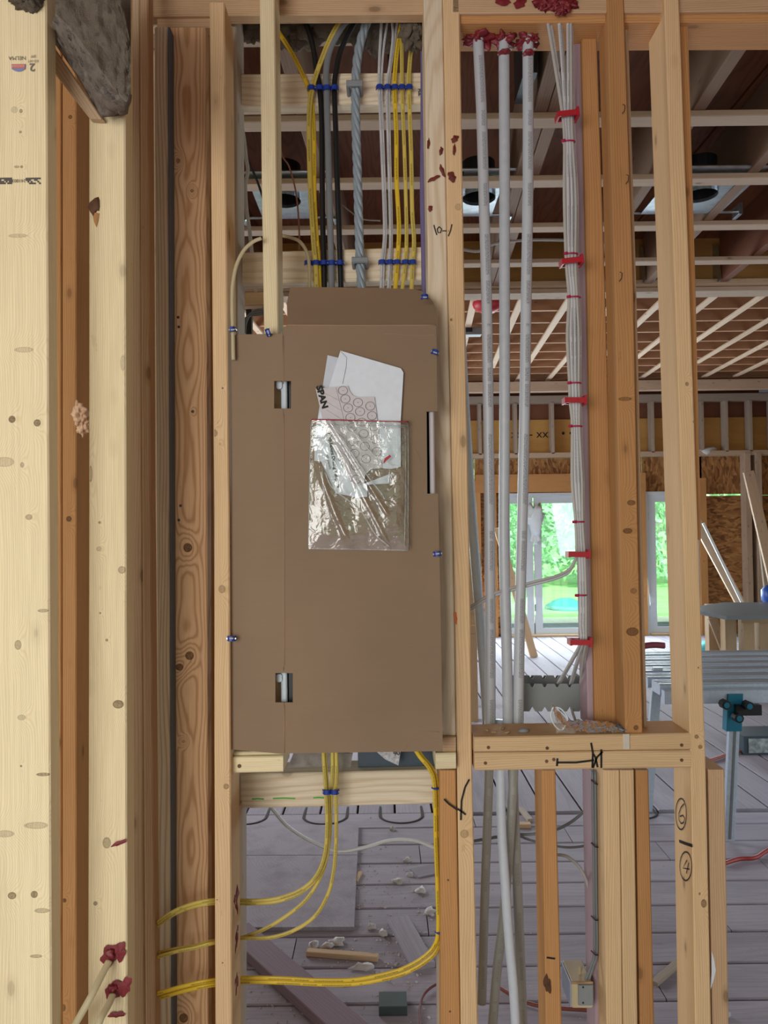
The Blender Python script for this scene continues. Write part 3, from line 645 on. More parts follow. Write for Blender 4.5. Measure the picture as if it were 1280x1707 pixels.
# far wall
YW = 10.5
wbk = empty('wall_back', (2, YW, 0), 'far wall of strand board and studs with white glazed doors', kind='structure')
def xw(px, Y=YW): return at(px, 900, Y).x
def zw(py, px=1000, Y=YW): return at(px, py, Y).z
wb('top_plate', -2.5, 6.2, YW - .14, YW, zw(673), zw(661), W_GRY, wbk)
wb('header_plate', -2.5, 6.2, YW - .14, YW, zw(763), zw(755), W_STRAP, wbk)
wb('laminated_header', -2.5, 6.2, YW + .02, YW + .06, zw(757), zw(698), W_LVL, wbk)
wb('roof_edge_board', -2.5, 6.2, YW + .05, YW + .07, zw(700), Z0 + 2.17, W_RED, wbk)
for px in (702, 752, 801, 860, 921, 975, 1030, 1086, 1168, 1208, 1248, 1285): wb('cripple_stud', xw(px) - .025, xw(px) + .02, YW - .14, YW, zw(757), zw(672), W_GRY, wbk)
text('printed_marking', '- xxx- xxx  • • • xxx', .17, (xw(925), YW + .018, zw(722)), M_INK, wbk)
for a_, b_ in ((620, 792), (792, 1072), (1072, 1172)): wb('strand_board', xw(a_) + .004, xw(b_) - .004, YW + .0, YW + .018, zw(822), zw(763), M_OSB, wbk)
wb('strand_board', xw(1161), xw(1290), YW, YW + .018, zw(826), zw(763), M_OSB, wbk)
wb('strand_board', xw(1161), xw(1178), YW, YW + .018, zw(828.5), zw(825.5), M_OSB, wbk); wb('strand_board', xw(1238), xw(1290), YW, YW + .018, zw(828.5), zw(825.5), M_OSB, wbk)
wb('strand_board', xw(1161), xw(1290), YW, YW + .018, -.02, zw(829), M_OSB, wbk)
wb('strand_board', xw(985), xw(1070), YW, YW + .018, -.02, zw(822), M_OSB, wbk)
wb('strand_board', xw(560), xw(737), YW, YW + .018, -.02, zw(822), M_OSB, wbk)
wb('door_header', xw(792), xw(1072), YW - .15, YW - .01, zw(820), zw(790), W_ORG, wbk)
for px in (794, 820, 1066, 1166): wb('door_stud', xw(px) - .05, xw(px) + .05, YW - .14, YW - .01, 0, zw(800), W_ORG, wbk)
wb('strand_board', xw(796), xw(838), YW, YW + .018, 0, zw(822), M_OSB, wbk)
for px in (1240, 1258): wb('stud', xw(px) - .04, xw(px) + .04, YW - .16, YW - .01, 0, zw(760), W_STRAP, wbk)
# glazed doors
def door(n, xa, xb, panes, desc):
    d = empty('door_%d' % n, (xw((xa + xb) / 2), YW, 0), desc, kind='structure')
    za = zw(1059); zb = zw(821)
    th = .05
    wb('frame', xw(xa), xw(xa) + th, YW - .1, YW, 0, zb, M_DOORW, d); wb('frame', xw(xb) - th, xw(xb), YW - .1, YW, 0, zb, M_DOORW, d)
    wb('frame', xw(xa) + th, xw(xb) - th, YW - .1, YW, zb - th, zb, M_DOORW, d)
    wb('threshold', xw(xa) + th, xw(xb) - th, YW - .14, YW, 0, .03, W_BRN, d)
    for pa, pb in panes:
        A, B = xw(pa), xw(pb); s = .1; zt, zl = zw(838), zw(1045)
        lf = wb('leaf_stile', A - s, A, YW - .07, YW - .02, .03, zb - th, M_DOORW, d); wb('leaf_stile', B, B + s, YW - .07, YW - .02, .03, zb - th, M_DOORW, d)
        wb('leaf_rail', A, B, YW - .07, YW - .02, zt, zb - th, M_DOORW, d); wb('leaf_rail', A, B, YW - .07, YW - .02, .03, zl, M_DOORW, d)
        wb('glass_pane', A, B, YW - .048, YW - .042, zl, zt, M_GLASS, d, ch=.0005)
        cyl('hinge', (A - s - .006, YW - .075, .35), (A - s - .006, YW - .075, .45), .01, M_STEEL, d); cyl('hinge', (A - s - .006, YW - .075, 1.6), (A - s - .006, YW - .075, 1.7), .01, M_STEEL, d)
    return d
door(1, 837, 984, ((849, 875), (901, 968)), 'white double glazed door in the far wall, behind the pipes')
door(2, 1071, 1160, ((1090, 1142),), 'white glazed door in the far wall, seen left of the tallest right stud')
w1 = empty('window_1', (xw(760), YW, .6), 'far window seen between the stud pair and the leftmost pipe', kind='structure')
for a_, b_ in ((734, 742), (790, 797)): wb('frame', xw(a_), xw(b_), YW - .08, YW, zw(950), zw(822), M_DOORW, w1)
wb('glass_pane', xw(742), xw(790), YW - .045, YW - .04, zw(950), zw(830), M_GLASS, w1, ch=.0005); wb('frame', xw(742), xw(790), YW - .08, YW, zw(830), zw(822), M_DOORW, w1)
wb('strand_board', xw(737), xw(796), YW, YW + .018, 0, zw(950), M_OSB, wbk)
# side walls of the far room
wr = empty('wall_right', (5.5, 8, 0), 'right wall of the far room with open studs and bluish membrane', kind='structure')
wb('strand_board', 5.55, 5.57, 5.2, YW, 0, Z0 + 2.15, M_OSB, wr)
for j in range(12): wb('stud', 5.42, 5.55, 5.4 + j * .42, 5.44 + j * .42, 0, Z0 + 2.1, W_GRY, wr)
wb('membrane', 5.0, 5.5, 9.9, 9.93, Z0 + 1.72, Z0 + 1.78, M_POLY, wr)
wlf = empty('wall_left', (-2.6, 7, 0), 'left wall of the far room', kind='structure')
wb('strand_board', -2.62, -2.6, 1.9, 5.1, 0, Z0 + 2.15, M_OSB, wlf); wb('strand_board', -2.62, -2.6, 8.1, YW, 0, Z0 + 2.15, M_OSB, wlf)
wb('strand_board', -2.62, -2.6, 5.1, 8.1, 0, .8, M_OSB, wlf); wb('strand_board', -2.62, -2.6, 5.1, 8.1, 2.6, Z0 + 2.15, M_OSB, wlf)
# outside
gd = empty('floor', (3, 15, -.3), 'lawn and pale gravel outside the glazed doors', kind='structure')
wb('gravel', -8, 16, YW + .1, YW + 4.5, -.35, -.3, M_GRAV, gd); wb('lawn', -14, 22, YW + 4.5, 60, -.34, -.25, M_LAWN, gd)
TREEL = ['leafy green tree outside, seen through the left window', 'leafy green tree outside, seen behind the pipes through the double door', 'leafy green tree outside, filling the right pane of the double door', 'leafy green tree outside, seen through the right glazed door', 'leafy green tree outside at the far right, mostly hidden by the wall', 'tall leafy green tree standing behind the others outside']
for ti, (tx, ty, th) in enumerate(((-.5, 22, 6), (3.2, 22, 6), (6.9, 22, 6), (10.6, 22, 6), (14.5, 24, 6), (5.0, 28, 9))):
    t = empty('leafy_tree', (tx, ty, -.3), TREEL[ti], 'tree', 'trees outside the glazed doors')
    vs = []; fs = []; r2 = random.Random(ti)
    for q in range(2600):
        a = r2.uniform(0, 6.28); h_ = r2.uniform(.05, 1); rr = 1.9 * math.sqrt(max(0, 1 - (h_ - .35) ** 2 * 1.9)) * r2.random() ** .4
        c = Vector((tx + math.cos(a) * rr, ty + math.sin(a) * rr, -.3 + h_ * th)); u = Vector((r2.gauss(0, 1), r2.gauss(0, 1), r2.gauss(0, 1))).normalized() * .13; v = u.orthogonal().normalized() * .09
        n0 = len(vs); vs += [c - u, c + v, c + u, c - v]; fs.append((n0, n0 + 1, n0 + 2, n0 + 3))
    mk('foliage', vs, fs, M_LEAF, t, kind='stuff'); cyl('trunk', (tx, ty, -.3), (tx + .15, ty, th * .6), .13, M_BARK, t, r2=.05)
lump('tarp_mound', (3.85, 16.0, -.22), (.42, .4, .20), M_TARP, amp=.15, seed=5, label='turquoise tarp lying in a mound on the ground outside', cat='tarp')

# ============================================================ FAR ROOM OBJECTS
# ceiling light housings
def light(px0, px1, lab, Yn=2.57, Yb=2.95, z=Z0 + 1.225):
    a = at(px0, 330, 2.75).x; b = at(px1, 330, 2.75).x
    t = empty('recessed_light', ((a + b) / 2, (Yn + Yb) / 2, z), lab, 'ceiling light', 'recessed light housings between the joists')
    cx, cy = (a + b) / 2, (Yn + Yb) / 2; n = 24; r = .062
    P = [Vector((a, Yn, z)), Vector((b, Yn, z)), Vector((b, Yb, z)), Vector((a, Yb, z))]
    ring = [Vector((cx + r * math.cos(i * 2 * math.pi / n), cy + r * math.sin(i * 2 * math.pi / n), z)) for i in range(n)]
    tri = tessellate_polygon([P, ring]); mk('mounting_plate', P + ring, [tuple(q) for q in tri], M_STEEL, t)
    vs = ring + [p + Vector((0, 0, .12)) for p in ring]; mk('can', vs, [(i, (i + 1) % n, n + (i + 1) % n, n + i) for i in range(n)] + [tuple(range(n, 2 * n))], M_DSTEEL, t)
    vs = [p - Vector((0, 0, .012)) for p in ring] + ring; mk('rim', vs, [(i, (i + 1) % n, n + (i + 1) % n, n + i) for i in range(n)], M_STEEL, t)
    wb('junction_box', cx + .02, b, Yb - .1, Yb - .01, z + .005, z + .09, M_DSTEEL, t)
    for yb in (Yn, Yb): cyl('hanger_bar', (a - .07, yb, z + .006), (b + .07, yb, z + .006), .006, M_STEEL, t, seg=8)
    for xs_ in (a - .07, b + .07): wb('bar_foot', xs_ - .008, xs_ + .008, Yb - .03, Yb + .03, z - .015, z + .03, M_STEEL, t)
light(424, 522, 'galvanized recessed light housing seen behind the short pale stud'); light(765, 832, 'galvanized recessed light housing seen behind the three white pipes'); light(1098, 1240, 'galvanized recessed light housing right of the tall right stud')
wb('vent_box', at(880, 150, 1.95).x, at(903, 150, 1.95).x, 2.0, 2.15, Z0 + 1.22, Z0 + 1.40, M_DSTEEL, label='dark metal box against the joists right of the third white pipe', cat='box')
lump('red_light_box', at(812, 506, 6.35), (.13, .1, .09), M_RED, amp=.03, seed=2, sub=2, label='red round ceiling box seen beside the leftmost top pipe', cat='box')
gb = empty('junction_box', at(786, 552, 7.2), 'small grey junction box on a strap under the far ceiling, left of the pipes', 'box')
c = at(786, 552, 7.2); wb('box_body', c.x - .09, c.x + .09, 7.15, 7.25, c.z - .045, Z0 + 1.9, M_GRYC, gb); wb('opening', c.x - .06, c.x + .0, 7.145, 7.15, c.z - .02, c.z + .02, M_BLACK, gb)
tube('drooping_wire', pxpath([(762, 412), (778, 417), (800, 418), (825, 406), (880, 400), (950, 400)], 3.2), .006, M_WHT2, label='pale wire drooping under the low ceiling behind the white pipes', cat='cable')
# saw stand
st = empty('saw_stand', (2.0, 4.1, 0), 'aluminium saw stand with ribbed rails and teal leg brackets', 'saw stand')
XL = at(1073, 1130, 3.95).x; XR = 2.75
for j in range(6):
    ya = 3.72 + j * .17; wb('rail', XL, XR, ya, ya + .115, .70, .755, M_ALU, st, ch=.006)
    wb('rail_slot', XL, XR, ya + .035, ya + .05, .754, .7565, M_GRYC, st, ch=.0005); wb('rail_slot', XL, XR, ya + .075, ya + .09, .754, .7565, M_GRYC, st, ch=.0005)
for q in (1.75, 2.1, 2.45): wb('cross_tie', q, q + .06, 3.73, 4.72, .68, .70, M_DSTEEL, st)
wb('front_rail', XL, XR, 3.66, 3.70, .67, .735, M_ALU, st)
la = at(1225, 1165, 3.68); lb = atz(1214, 1400, .01)
lg = bar('leg', la + Vector((0, 0, .02)), Vector((lb.x, lb.y, .01)), (.05, 0, 0), (0, .03, 0), M_ALU, st); bar('leg_groove', la + Vector((0, -.017, 0)), Vector((lb.x, lb.y - .017, .02)), (.012, 0, 0), (0, .003, 0), M_GRYC, st)
bar('leg_bracket', la + Vector((-.01, -.005, .03)), la.lerp(lb, .22) + Vector((-.01, -.005, 0)), (.075, 0, 0), (0, .05, 0), M_TEAL, st)
wb('leg_clamp', la.x - .02, la.x + .10, 3.62, 3.66, .62, .67, M_BLACK, st)
for px, py in ((1208, 1174), (1246, 1176), (1229, 1196)):
    c = at(px, py, 3.60); kb = cyl('knob', c + Vector((0, -.02, 0)), c + Vector((0, .02, 0)), .023, M_BLACK, st, seg=8)
    cyl('knob_cap', c + Vector((0, -.023, 0)), c + Vector((0, -.019, 0)), .014, M_TEAL, kb, seg=12)
la2 = at(1096, 1112, 4.1); bar('leg', la2, Vector((la2.x - .09, 4.05, .01)), (.05, 0, 0), (0, .03, 0), M_ALU, st); bar('leg', (XR - .3, 4.5, .7), (XR - .2, 4.6, .01), (.05, 0, 0), (0, .03, 0), M_ALU, st)
c = at(1090, 1078, 4.35); tube('red_tool_handle', [c + Vector((-.06, 0, .005)), c + Vector((0, 0, .01)), c + Vector((.06, 0, .005))], .018, plain('dull_red_grip', '#8f4250', .5), label='dull red tool grip lying on the saw stand rails', cat='tool')
# level / tool box at right
tb = empty('tool_case', atz(1262, 1258, 0), 'dark tool case with a white scuffed panel at the right edge of the floor', 'tool case')
a = atz(1240, 1259, 0); wb('case_body', a.x, a.x + .6, a.y, a.y + .25, 0, .125, M_DBLUE, tb); wb('case_panel', a.x + .03, a.x + .5, a.y - .008, a.y, .015, .11, plain('scuffed_white_panel', '#9aa0a2', .6, var=.5, bs=25), tb)
tube('red_air_hose', [atz(1205, 1440, .012), atz(1232, 1432, .012), atz(1258, 1430, .012), atz(1275, 1420, .012), atz(1300, 1405, .012)], .009, M_REDH, label='dark red air hose curving over the floor right of the short stud', cat='hose')
tube('red_air_hose', [atz(1182, 1268, .012), atz(1200, 1262, .012), atz(1220, 1255, .012), atz(1240, 1252, .012)], .010, plain('pale_red_hose', '#b0645c', .5), label='pale red hose running from the saw stand leg to the tool case', cat='hose')
# work bench
bn = empty('work_bench', (4.4, 7.5, 0), 'lumber work bench with a grey top under the far strand board wall', 'work bench')
def yz(px, py, z): return atz(px, py, z)
bt_ = [atz(x, y, .825) for x, y in ((1211, 1027), (1142, 1014), (1205, 1004), (1330, 1004), (1380, 1024))]
mk('bench_top', bt_ + [p - Vector((0, 0, .03)) for p in bt_], [(0, 1, 2, 3, 4), (9, 8, 7, 6, 5)] + [(k, (k + 1) % 5, 5 + (k + 1) % 5, 5 + k) for k in range(5)], M_TOP, bn); A = at(1165, 1040, 6.7)
wb('apron', at(1232, 1040, 6.68).x, 5.3, 6.64, 6.68, .66, .80, W_BENCH, bn); wb('apron', at(1190, 1040, 6.86).x, at(1232, 1040, 6.9).x, 6.86, 6.90, .70, .795, W_BENCH, bn)
for px in (1214, 1244, 1270): X = at(px, 1060, 6.75).x; wb('leg', X - .05, X + .05, 6.7, 6.8, 0, .8, W_BENCH, bn)
for px in (1190,): X = at(px, 1060, 6.92).x; wb('leg', X - .05, X + .05, 6.91, 7.0, 0, .795, W_BENCH, bn)
bar('brace', at(1186, 1030, 6.9), at(1208, 1085, 6.9), (.07, 0, .02), (0, .04, 0), W_STRAP, bn)
# leaning boards
bar('leaning_board', (at(1171, 868, 9.6).x, 9.8, at(1171, 868, 9.6).z), at(1278, 1088, 9.2), (.10, 0, .06), (0, .04, 0), W_STRAP, label='narrow lumber brace leaning against the strand board above the bench', cat='lumber')
bar('leaning_board', at(1172, 872, 9.5), at(1277, 1087, 9.2), (.028, 0, .015), (0, .02, 0), plain('white_strip', '#e6edf2', .6), label='thin white strip leaning beside the lumber brace above the bench', cat='trim strip')  # thin white strip along the edge of the brace
bar('leaning_board', at(1247, 786, 9.8), at(1318, 1090, 9.1), (.13, 0, .03), (0, .04, 0), W_STRAP, label='long tan board leaning in the far right corner', cat='lumber')
bar('leaning_board', at(1258, 790, 9.9), at(1288, 1066, 9.95), (.09, 0, .0), (0, .04, 0), W_GRY, label='grey board standing upright in the far right corner', cat='lumber')
lump('blue_tool', at(1279, 992, 6.9), (.05, .08, .09), plain('blue_plastic_tool', '#2458b8', .4), amp=.1, seed=4, sub=2, label='blue tool on the bench at the right edge', cat='tool')
# saw horse and leaning plank seen behind the pipes
sh = empty('saw_horse', (1.0, 6.2, 0), 'wooden saw horse standing left of the white pipes', 'saw horse')
a = at(789, 1000, 6.0); b = at(885, 1093, 0.0 + 8.98)
wb('top_rail', at(772, 960, 6).x, at(800, 960, 6).x, 5.9, 6.5, a.z - .1, a.z + .38, W_BRN, sh); wb('leg', at(781, 1000, 6).x, at(793, 1000, 6).x, 5.95, 6.04, .0, a.z, W_TAN, sh)
wb('leg', at(779, 1000, 6.5).x, at(790, 1000, 6.5).x, 6.42, 6.5, .0, a.z, W_TAN, sh)
wb('cross_rail', at(775, 1040, 5.94).x, at(796, 1040, 5.94).x, 5.9, 5.94, at(785, 1056, 5.92).z, at(785, 1042, 5.92).z, W_TAN, sh)
F0 = atz(890, 1095, .0)
bar('leaning_plank', (at(838, 900, F0.y - .1).x, F0.y + .3, at(838, 880, F0.y + .3).z), (F0.x, F0.y, 0), (.085, 0, .02), (0, .05, 0), W_BRN, label='brown plank leaning diagonally in front of the glazed double door', cat='lumber')
pw = empty('plastic_wrap', at(893, 862, 10.38), 'crumpled white plastic wrap hanging on the double door', 'plastic wrap'); lump('wad', at(893, 862, 10.38), (.13, .06, .17), M_WRAP, pw, amp=.35, seed=9, sub=3)
for q in ((887, 903), (893, 908), (899, 902)): tube('tail', [at(893, 865, 10.38), at(891, 882, 10.38), at((891 + q[0]) / 2, 892, 10.38), at(q[0], q[1], 10.38)], .028, M_WRAP, pw, ry=.01)
lump('paper_wad', at(1175 + 4, 752, YW - .1), (.12, .06, .05), M_WRAP, amp=.4, seed=3, sub=2, label='white crumpled paper on the header plate of the far wall', cat='paper')
lump('teal_bag', atz(1181, 1078, .06), (.18, .15, .08), M_TARP, amp=.2, seed=13, sub=2, label='teal bag on the floor in front of the work bench', cat='bag')

# ============================================================ CARDBOARD, PANEL
YC = 1.470
cb = empty('cardboard_cover', at(560, 1255, YC), 'brown cardboard sheet stapled over the electrical panel', 'cardboard')
def fmain(x, y): return YC + .0006 * max(0, (x - 700)) * .02
def fleft(x, y): return YC + (472 - x) / 87 * .012
mainp = [(472, 546), (479, 542), (727, 542), (729, 686), (711, 686), (712, 823), (730, 823), (734, 1000), (738, 1252), (474, 1256), (474, 1171), (488, 1171), (488, 1122), (473.5, 1122), (472.5, 681), (485, 681), (485, 635), (472, 635)]
mp_ = sheet('main_panel', mainp, YC, .004, M_CARD, cb)
sheet('side_flap', [(385, 558), (468, 556), (471, 549), (471.2, 635), (457, 635), (457, 681), (471.8, 681), (472.6, 1122), (459, 1122), (459, 1171), (473.4, 1171), (473.5, 1257), (384, 1249)], fleft, .004, M_CARD, cb, label='lighter left flap of the cardboard')
def ftop(x, y): return YC + .004 + (541.5 - y) / 63 * .05
top = [(479, 541.5), (478, 505), (484, 479), (520, 478.5), (620, 480), (690, 482), (702, 485), (714, 494), (722, 504), (726, 515), (727, 541.5)]
sheet('top_flap', top, ftop, .004, M_CARD, cb, label='darker top flap folded back')
M_CREASE = plain('cardboard_crease', '#9c8068', .8)
for pts, w_ in (([(479, 541.8), (600, 542.5), (727, 542)], .0028), ([(640, 556), (700, 559), (727, 558)], .0016), ([(472.4, 560), (472.2, 640)], .0022), ([(472.8, 690), (473.2, 900), (473.4, 1110)], .0022), ([(474, 1176), (474, 1254)], .002), ([(672, 1250), (698, 1222), (732, 1220)], .0014), ([(690, 748), (697, 758), (701, 768)][:3], .0012)):
    tube('crease', pxpath(pts, YC - .0002), w_ / 2, M_CREASE, cb, ry=.0009)
tube('crease', pxpath([(384, 1238), (386, 1244), (400, 1250)], YC + .02), .0008, M_CREASE, cb)
pn = empty('electrical_panel', at(600, 1245, 1.56), 'metal electrical panel mostly hidden behind the cardboard', 'electrical panel')
a = at(478, 1240, 1.53); b = at(706, 570, 1.53)
wb('enclosure', a.x, b.x, 1.53, 1.66, a.z, b.z, M_DSTEEL, pn)
for y0_, y1_ in ((630, 690), (1115, 1178)):
    p = at(457, y1_, 1.51); q = at(472, y0_, 1.51); wb('tan_backing', p.x - .01, q.x - .004, 1.515, 1.53, p.z, q.z, W_TAN, pn)
    p = at(470, y1_, 1.505); q = at(477, y0_, 1.505); wb('bracket', p.x, q.x + .003, 1.492, 1.53, p.z, q.z, M_DOORW, pn); wb('gap_strip', q.x + .003, q.x + .016, 1.50, 1.53, p.z, q.z, M_BLACK, pn); 
    p = at(462, y0_ + 20, 1.5); q = at(471, y0_ + 7, 1.5); wb('latch', p.x, q.x, 1.488, 1.51, p.z, q.z, M_DOORW, pn)
p = at(711, 826, 1.50); q = at(723, 680, 1.50); wb('edge_trim', p.x + .006, q.x - .001, 1.482, 1.52, p.z, q.z, M_PAPER2, pn); wb('gap_strip', p.x - .004, p.x + .005, 1.495, 1.53, p.z, q.z, M_BLACK, pn)
# things resting on the block under the panel
zb3 = at(600, 1287, 1.62).z
a = at(597, 1275, 1.66); b = at(724, 1250, 1.66); wb('slate_box', a.x, b.x, 1.645, 1.69, zb3 + .001, b.z + .03, M_DBLUE, label='dark slate plastic box on the block under the cardboard', cat='box')
sheet('screw_pouch', [(624, 1250), (668, 1250), (664, 1276), (642, 1266)], 1.61, .003, plain('ribbed_clear_pouch', '#b8b5b8', .3, bs=200, var=.3), label='ribbed clear pouch poking out below the cardboard', cat='pouch')
text('printed_mark', '90', .014, at(661, 1256, 1.608), M_INK, bpy.data.objects['screw_pouch'], ang=.2)
sheet('plastic_pouch', [(490, 1253), (588, 1256), (584, 1279), (520, 1277), (478, 1281), (484, 1268)], 1.64, .006, plain('dull_plastic_pouch', '#8d857c', .35, bs=30, var=.35, bump=.5), label='dull grey plastic pouch left of the yellow cables under the cardboard', cat='pouch')

# ============================================================ ENVELOPES, TEMPLATE, BAG
Ye = YC - .004
sheet('white_envelope', [(546, 592), (600, 605), (600, 760), (520, 745), (529, 700)], Ye, .0015, plain('dull_white_paper', '#c9ced8', .8), label='second white envelope peeking out behind the first', cat='envelope')
env = sheet('white_envelope', [(567.5, 584.5), (668, 614), (672.5, 621), (668, 700), (668, 778), (652, 782), (524, 768), (524, 715), (549, 643)], Ye - .003, .002, M_PAPER, label='front white envelope with its flap corner up, half out of the bag', cat='envelope')
ribbon('flap_line', pxpath([(568, 586), (578, 596), (577, 612), (571, 640)], Ye - .003), .0008, M_CIRC, env)
Yt = Ye - .006
tp = sheet('drilling_template', [(526, 648), (580, 643), (583, 652), (588, 659), (596, 662), (624, 661.5), (628, 690), (633, 740), (637, 780), (618, 782), (609, 790), (606, 811), (585, 813), (570, 770), (544, 728)], Yt, .001, M_PAPER2, label='paper drilling template printed with circles, sticking out of the bag', cat='paper sheet')
tp2 = sheet('drilling_template', [(524, 730), (545, 732), (590, 812), (598, 830), (560, 822), (552, 806), (524, 745)], Yt - .0015, .001, M_PAPER, label='folded lower part of the template lettered along its edge, inside the bag', cat='paper sheet')
sheet('paper_slip', [(592, 812), (650, 790), (648, 806), (612, 808), (612, 828), (592, 830)], Yt - .0003, .001, M_PAPER, label='small white slip at the bottom of the papers in the bag', cat='paper sheet')
ta = -math.radians(75)
text('printed_name', 'SPAN', .0165, at(536.5, 662, Yt), M_INK, tp, ang=ta, bold=.0009, sx_=1.15)
text('printed_title', 'Flush Mount Drilling Template', .0088, at(556, 767, Yt - .003), M_INK, tp, ang=-math.radians(81), bold=.0003)
text('printed_line', 'for panels', .0075, at(548, 770, Yt - .003), M_INK, tp2, ang=-math.radians(78)); 
rv, rf = [], []
def ringp(px, py, r=8.2):
    n = 20; n0 = len(rv)
    for k in range(n):
        a = 2 * math.pi * k / n
        for q in (r, r - .9): rv.append(at(px + q * math.cos(a) + .0, py + q * .9 * math.sin(a), Yt - .0008))
    for k in range(n): rf.append((n0 + 2 * k, n0 + 2 * k + 1, n0 + 2 * ((k + 1) % n) + 1, n0 + 2 * ((k + 1) % n)))
    n0 = len(rv)
    for dx, dy in ((-1, -.4), (1, -.4), (1, .4), (-1, .4)): rv.append(at(px + dx, py + dy, Yt - .0008))
    rf.append((n0, n0 + 1, n0 + 2, n0 + 3))
for px, py in ((571.5, 651), (575.5, 665), (580, 680), (584, 696), (587, 712), (589, 736), (591, 756), (593, 777), (594, 799), (596.5, 671), (600, 686), (603, 704), (606, 723), (608, 744), (610, 765), (617, 677), (620, 693), (623, 711), (626, 732), (628, 753)): ringp(px, py)
mk('printed_circles', rv, rf, M_CIRC, tp)
for pts in ([(560, 648), (583, 770), (586, 812)],): ribbon('printed_line', pxpath([(560, 646), (572, 694), (581, 757), (586, 811)], Yt), .0005, M_CIRC, tp)
for i in range(7): ribbon('printed_line', pxpath([(540 + i * 2, 655 + i * 14), (566 + i * 2.5, 668 + i * 16)], Yt), .0004, M_CIRC, tp)
# zip bag
bg_ = empty('zip_bag', at(598, 917, YC), 'clear plastic zip bag with a red seal line, on the cardboard', 'plastic bag')
nx, nz = 70, 90; vs = []; fs = []; uv = []
for j in range(nz + 1):
    for i in range(nx + 1):
        u, v = i / nx, j / nz; xl = 519.5 - 5.5 * v; xr = 680.5 - .0 * v
        if v < .005: pass
        px = xl + (xr - xl) * u; py = 700 + 3 * u + v * 215 + (.8 * math.sin(u * 9) if v > .99 else 0)
        edge = min(u, 1 - u, 1 - v) ; puff = min(1, edge * 9)
        d1 = (px - (548 + (py - 700) * .62)); d2 = (px - (560 + (py - 740) * .52)) ; d3 = px - (528 + 55 * max(0, (py - 760) / 150) ** 1.3)
        cr = 1.1 * math.exp(-(d1 / 3.5) ** 2) * (py < 860) + .9 * math.exp(-(d2 / 4) ** 2) * (py > 740) + 1.2 * math.exp(-(d3 / 5) ** 2) * (py > 755)
        q = Vector((px * .03, py * .022, 3.3)); nz_ = noise.fractal(q, 1, 2, 4) + .35 * math.sin(px * .13 + py * .05)
        h = (.005 + .0016 * nz_) * puff + .0035 * cr * puff + .001
        vs.append(at(px, py, Yt - .0035 - max(.0, h) * 1.0)); 
for j in range(nz):
    for i in range(nx): a = j * (nx + 1) + i; fs.append((a, a + 1, a + nx + 2, a + nx + 1))
mk('bag_film', vs, fs, M_BAG, bg_, smooth=True)
tube('seal_line', pxpath([(519, 699.5), (560, 700), (620, 702), (681, 703)], Yt - .006), .0012, plain('red_bag_seal', '#a02338', .4), bg_, ry=.0008)
for yo in (7, 10): tube('zip_track', pxpath([(521, 700 + yo), (600, 700.5 + yo), (678, 702 + yo)], Yt - .0065), .0009, M_BAG2, bg_)
for pts in ([(518.5, 700), (516, 800), (514, 914)], [(680.5, 703), (680.6, 800), (680, 917)], [(514, 914), (600, 916), (680, 917)], [(675, 705), (676, 800), (674, 912)]):
    tube('bag_seam', pxpath(pts, YC - .002), .0009, M_BAG2, bg_)
for pts in ([(565, 725), (585, 755), (610, 790), (640, 828)], [(583, 712), (610, 745), (638, 773)], [(640, 712), (644, 735), (648, 760)], [(541, 787), (556, 815), (600, 850), (625, 890), (650, 912)], [(536, 775), (540, 820), (552, 870)]):
    tube('bag_crease', pxpath(pts, Yt - .0125), .0011, M_BAG2, bg_)
mk('red_tab', [at(x, y, Yt - .0128) for x, y in ((639, 771), (641, 764), (650, 758), (652, 761), (644, 768), (640, 773))], [tuple(range(6))], M_RED, bg_)

# ============================================================ CABLES ABOVE THE PANEL
YB = 1.648
def cable(name, pts, w, t, mat, lab, group=None, Y=YB, cat='cable', **kw):
    return tube(name, pxpath(pts, Y), w / 2, mat, ry=t / 2, label=lab, cat=cat, group=group, **kw)
G1 = 'cables dropping into the top of the panel'
cable('yellow_cable', [(455, 38), (466, 56), (490, 95), (512, 142), (520, 175), (523.5, 240), (524, 330), (528, 400), (531, 440), (533, 500)], .010, .006, M_YEL, 'yellow cable crossing down from behind the short pale stud', G1)
cable('yellow_cable', [(578, 10), (572, 25), (550, 65), (530, 115), (520, 150), (515.5, 190), (515, 240), (518, 330), (523, 410), (526, 440), (529, 500)], .011, .006, M_YEL2, 'leftmost dull yellow cable running down between the blocking boards', G1, Y=1.642)
cable('black_cable', [(500, 5), (507, 30), (520, 70), (528, 120), (533, 150), (536, 200), (537, 300), (538, 380), (540, 438), (541, 500)], .012, .010, M_BLK, 'left of the two black cables above the panel', G1, Y=1.650)
gf = cable('grey_flat_cable', [(600, 8), (588, 24), (568, 48), (550, 83), (543.5, 120), (544.5, 160), (547, 250), (549.5, 350), (552, 438), (553, 500)], .014, .008, M_GRYC, 'flat dark grey cable between the two black cables', G1, Y=1.644)
cable('black_cable', [(612, 8), (600, 25), (583, 52), (567, 87), (560, 120), (557.5, 150), (560, 230), (562, 300), (565, 380), (567, 438), (569, 500)], .012, .010, M_BLK, 'right of the two black cables above the panel', G1, Y=1.650)
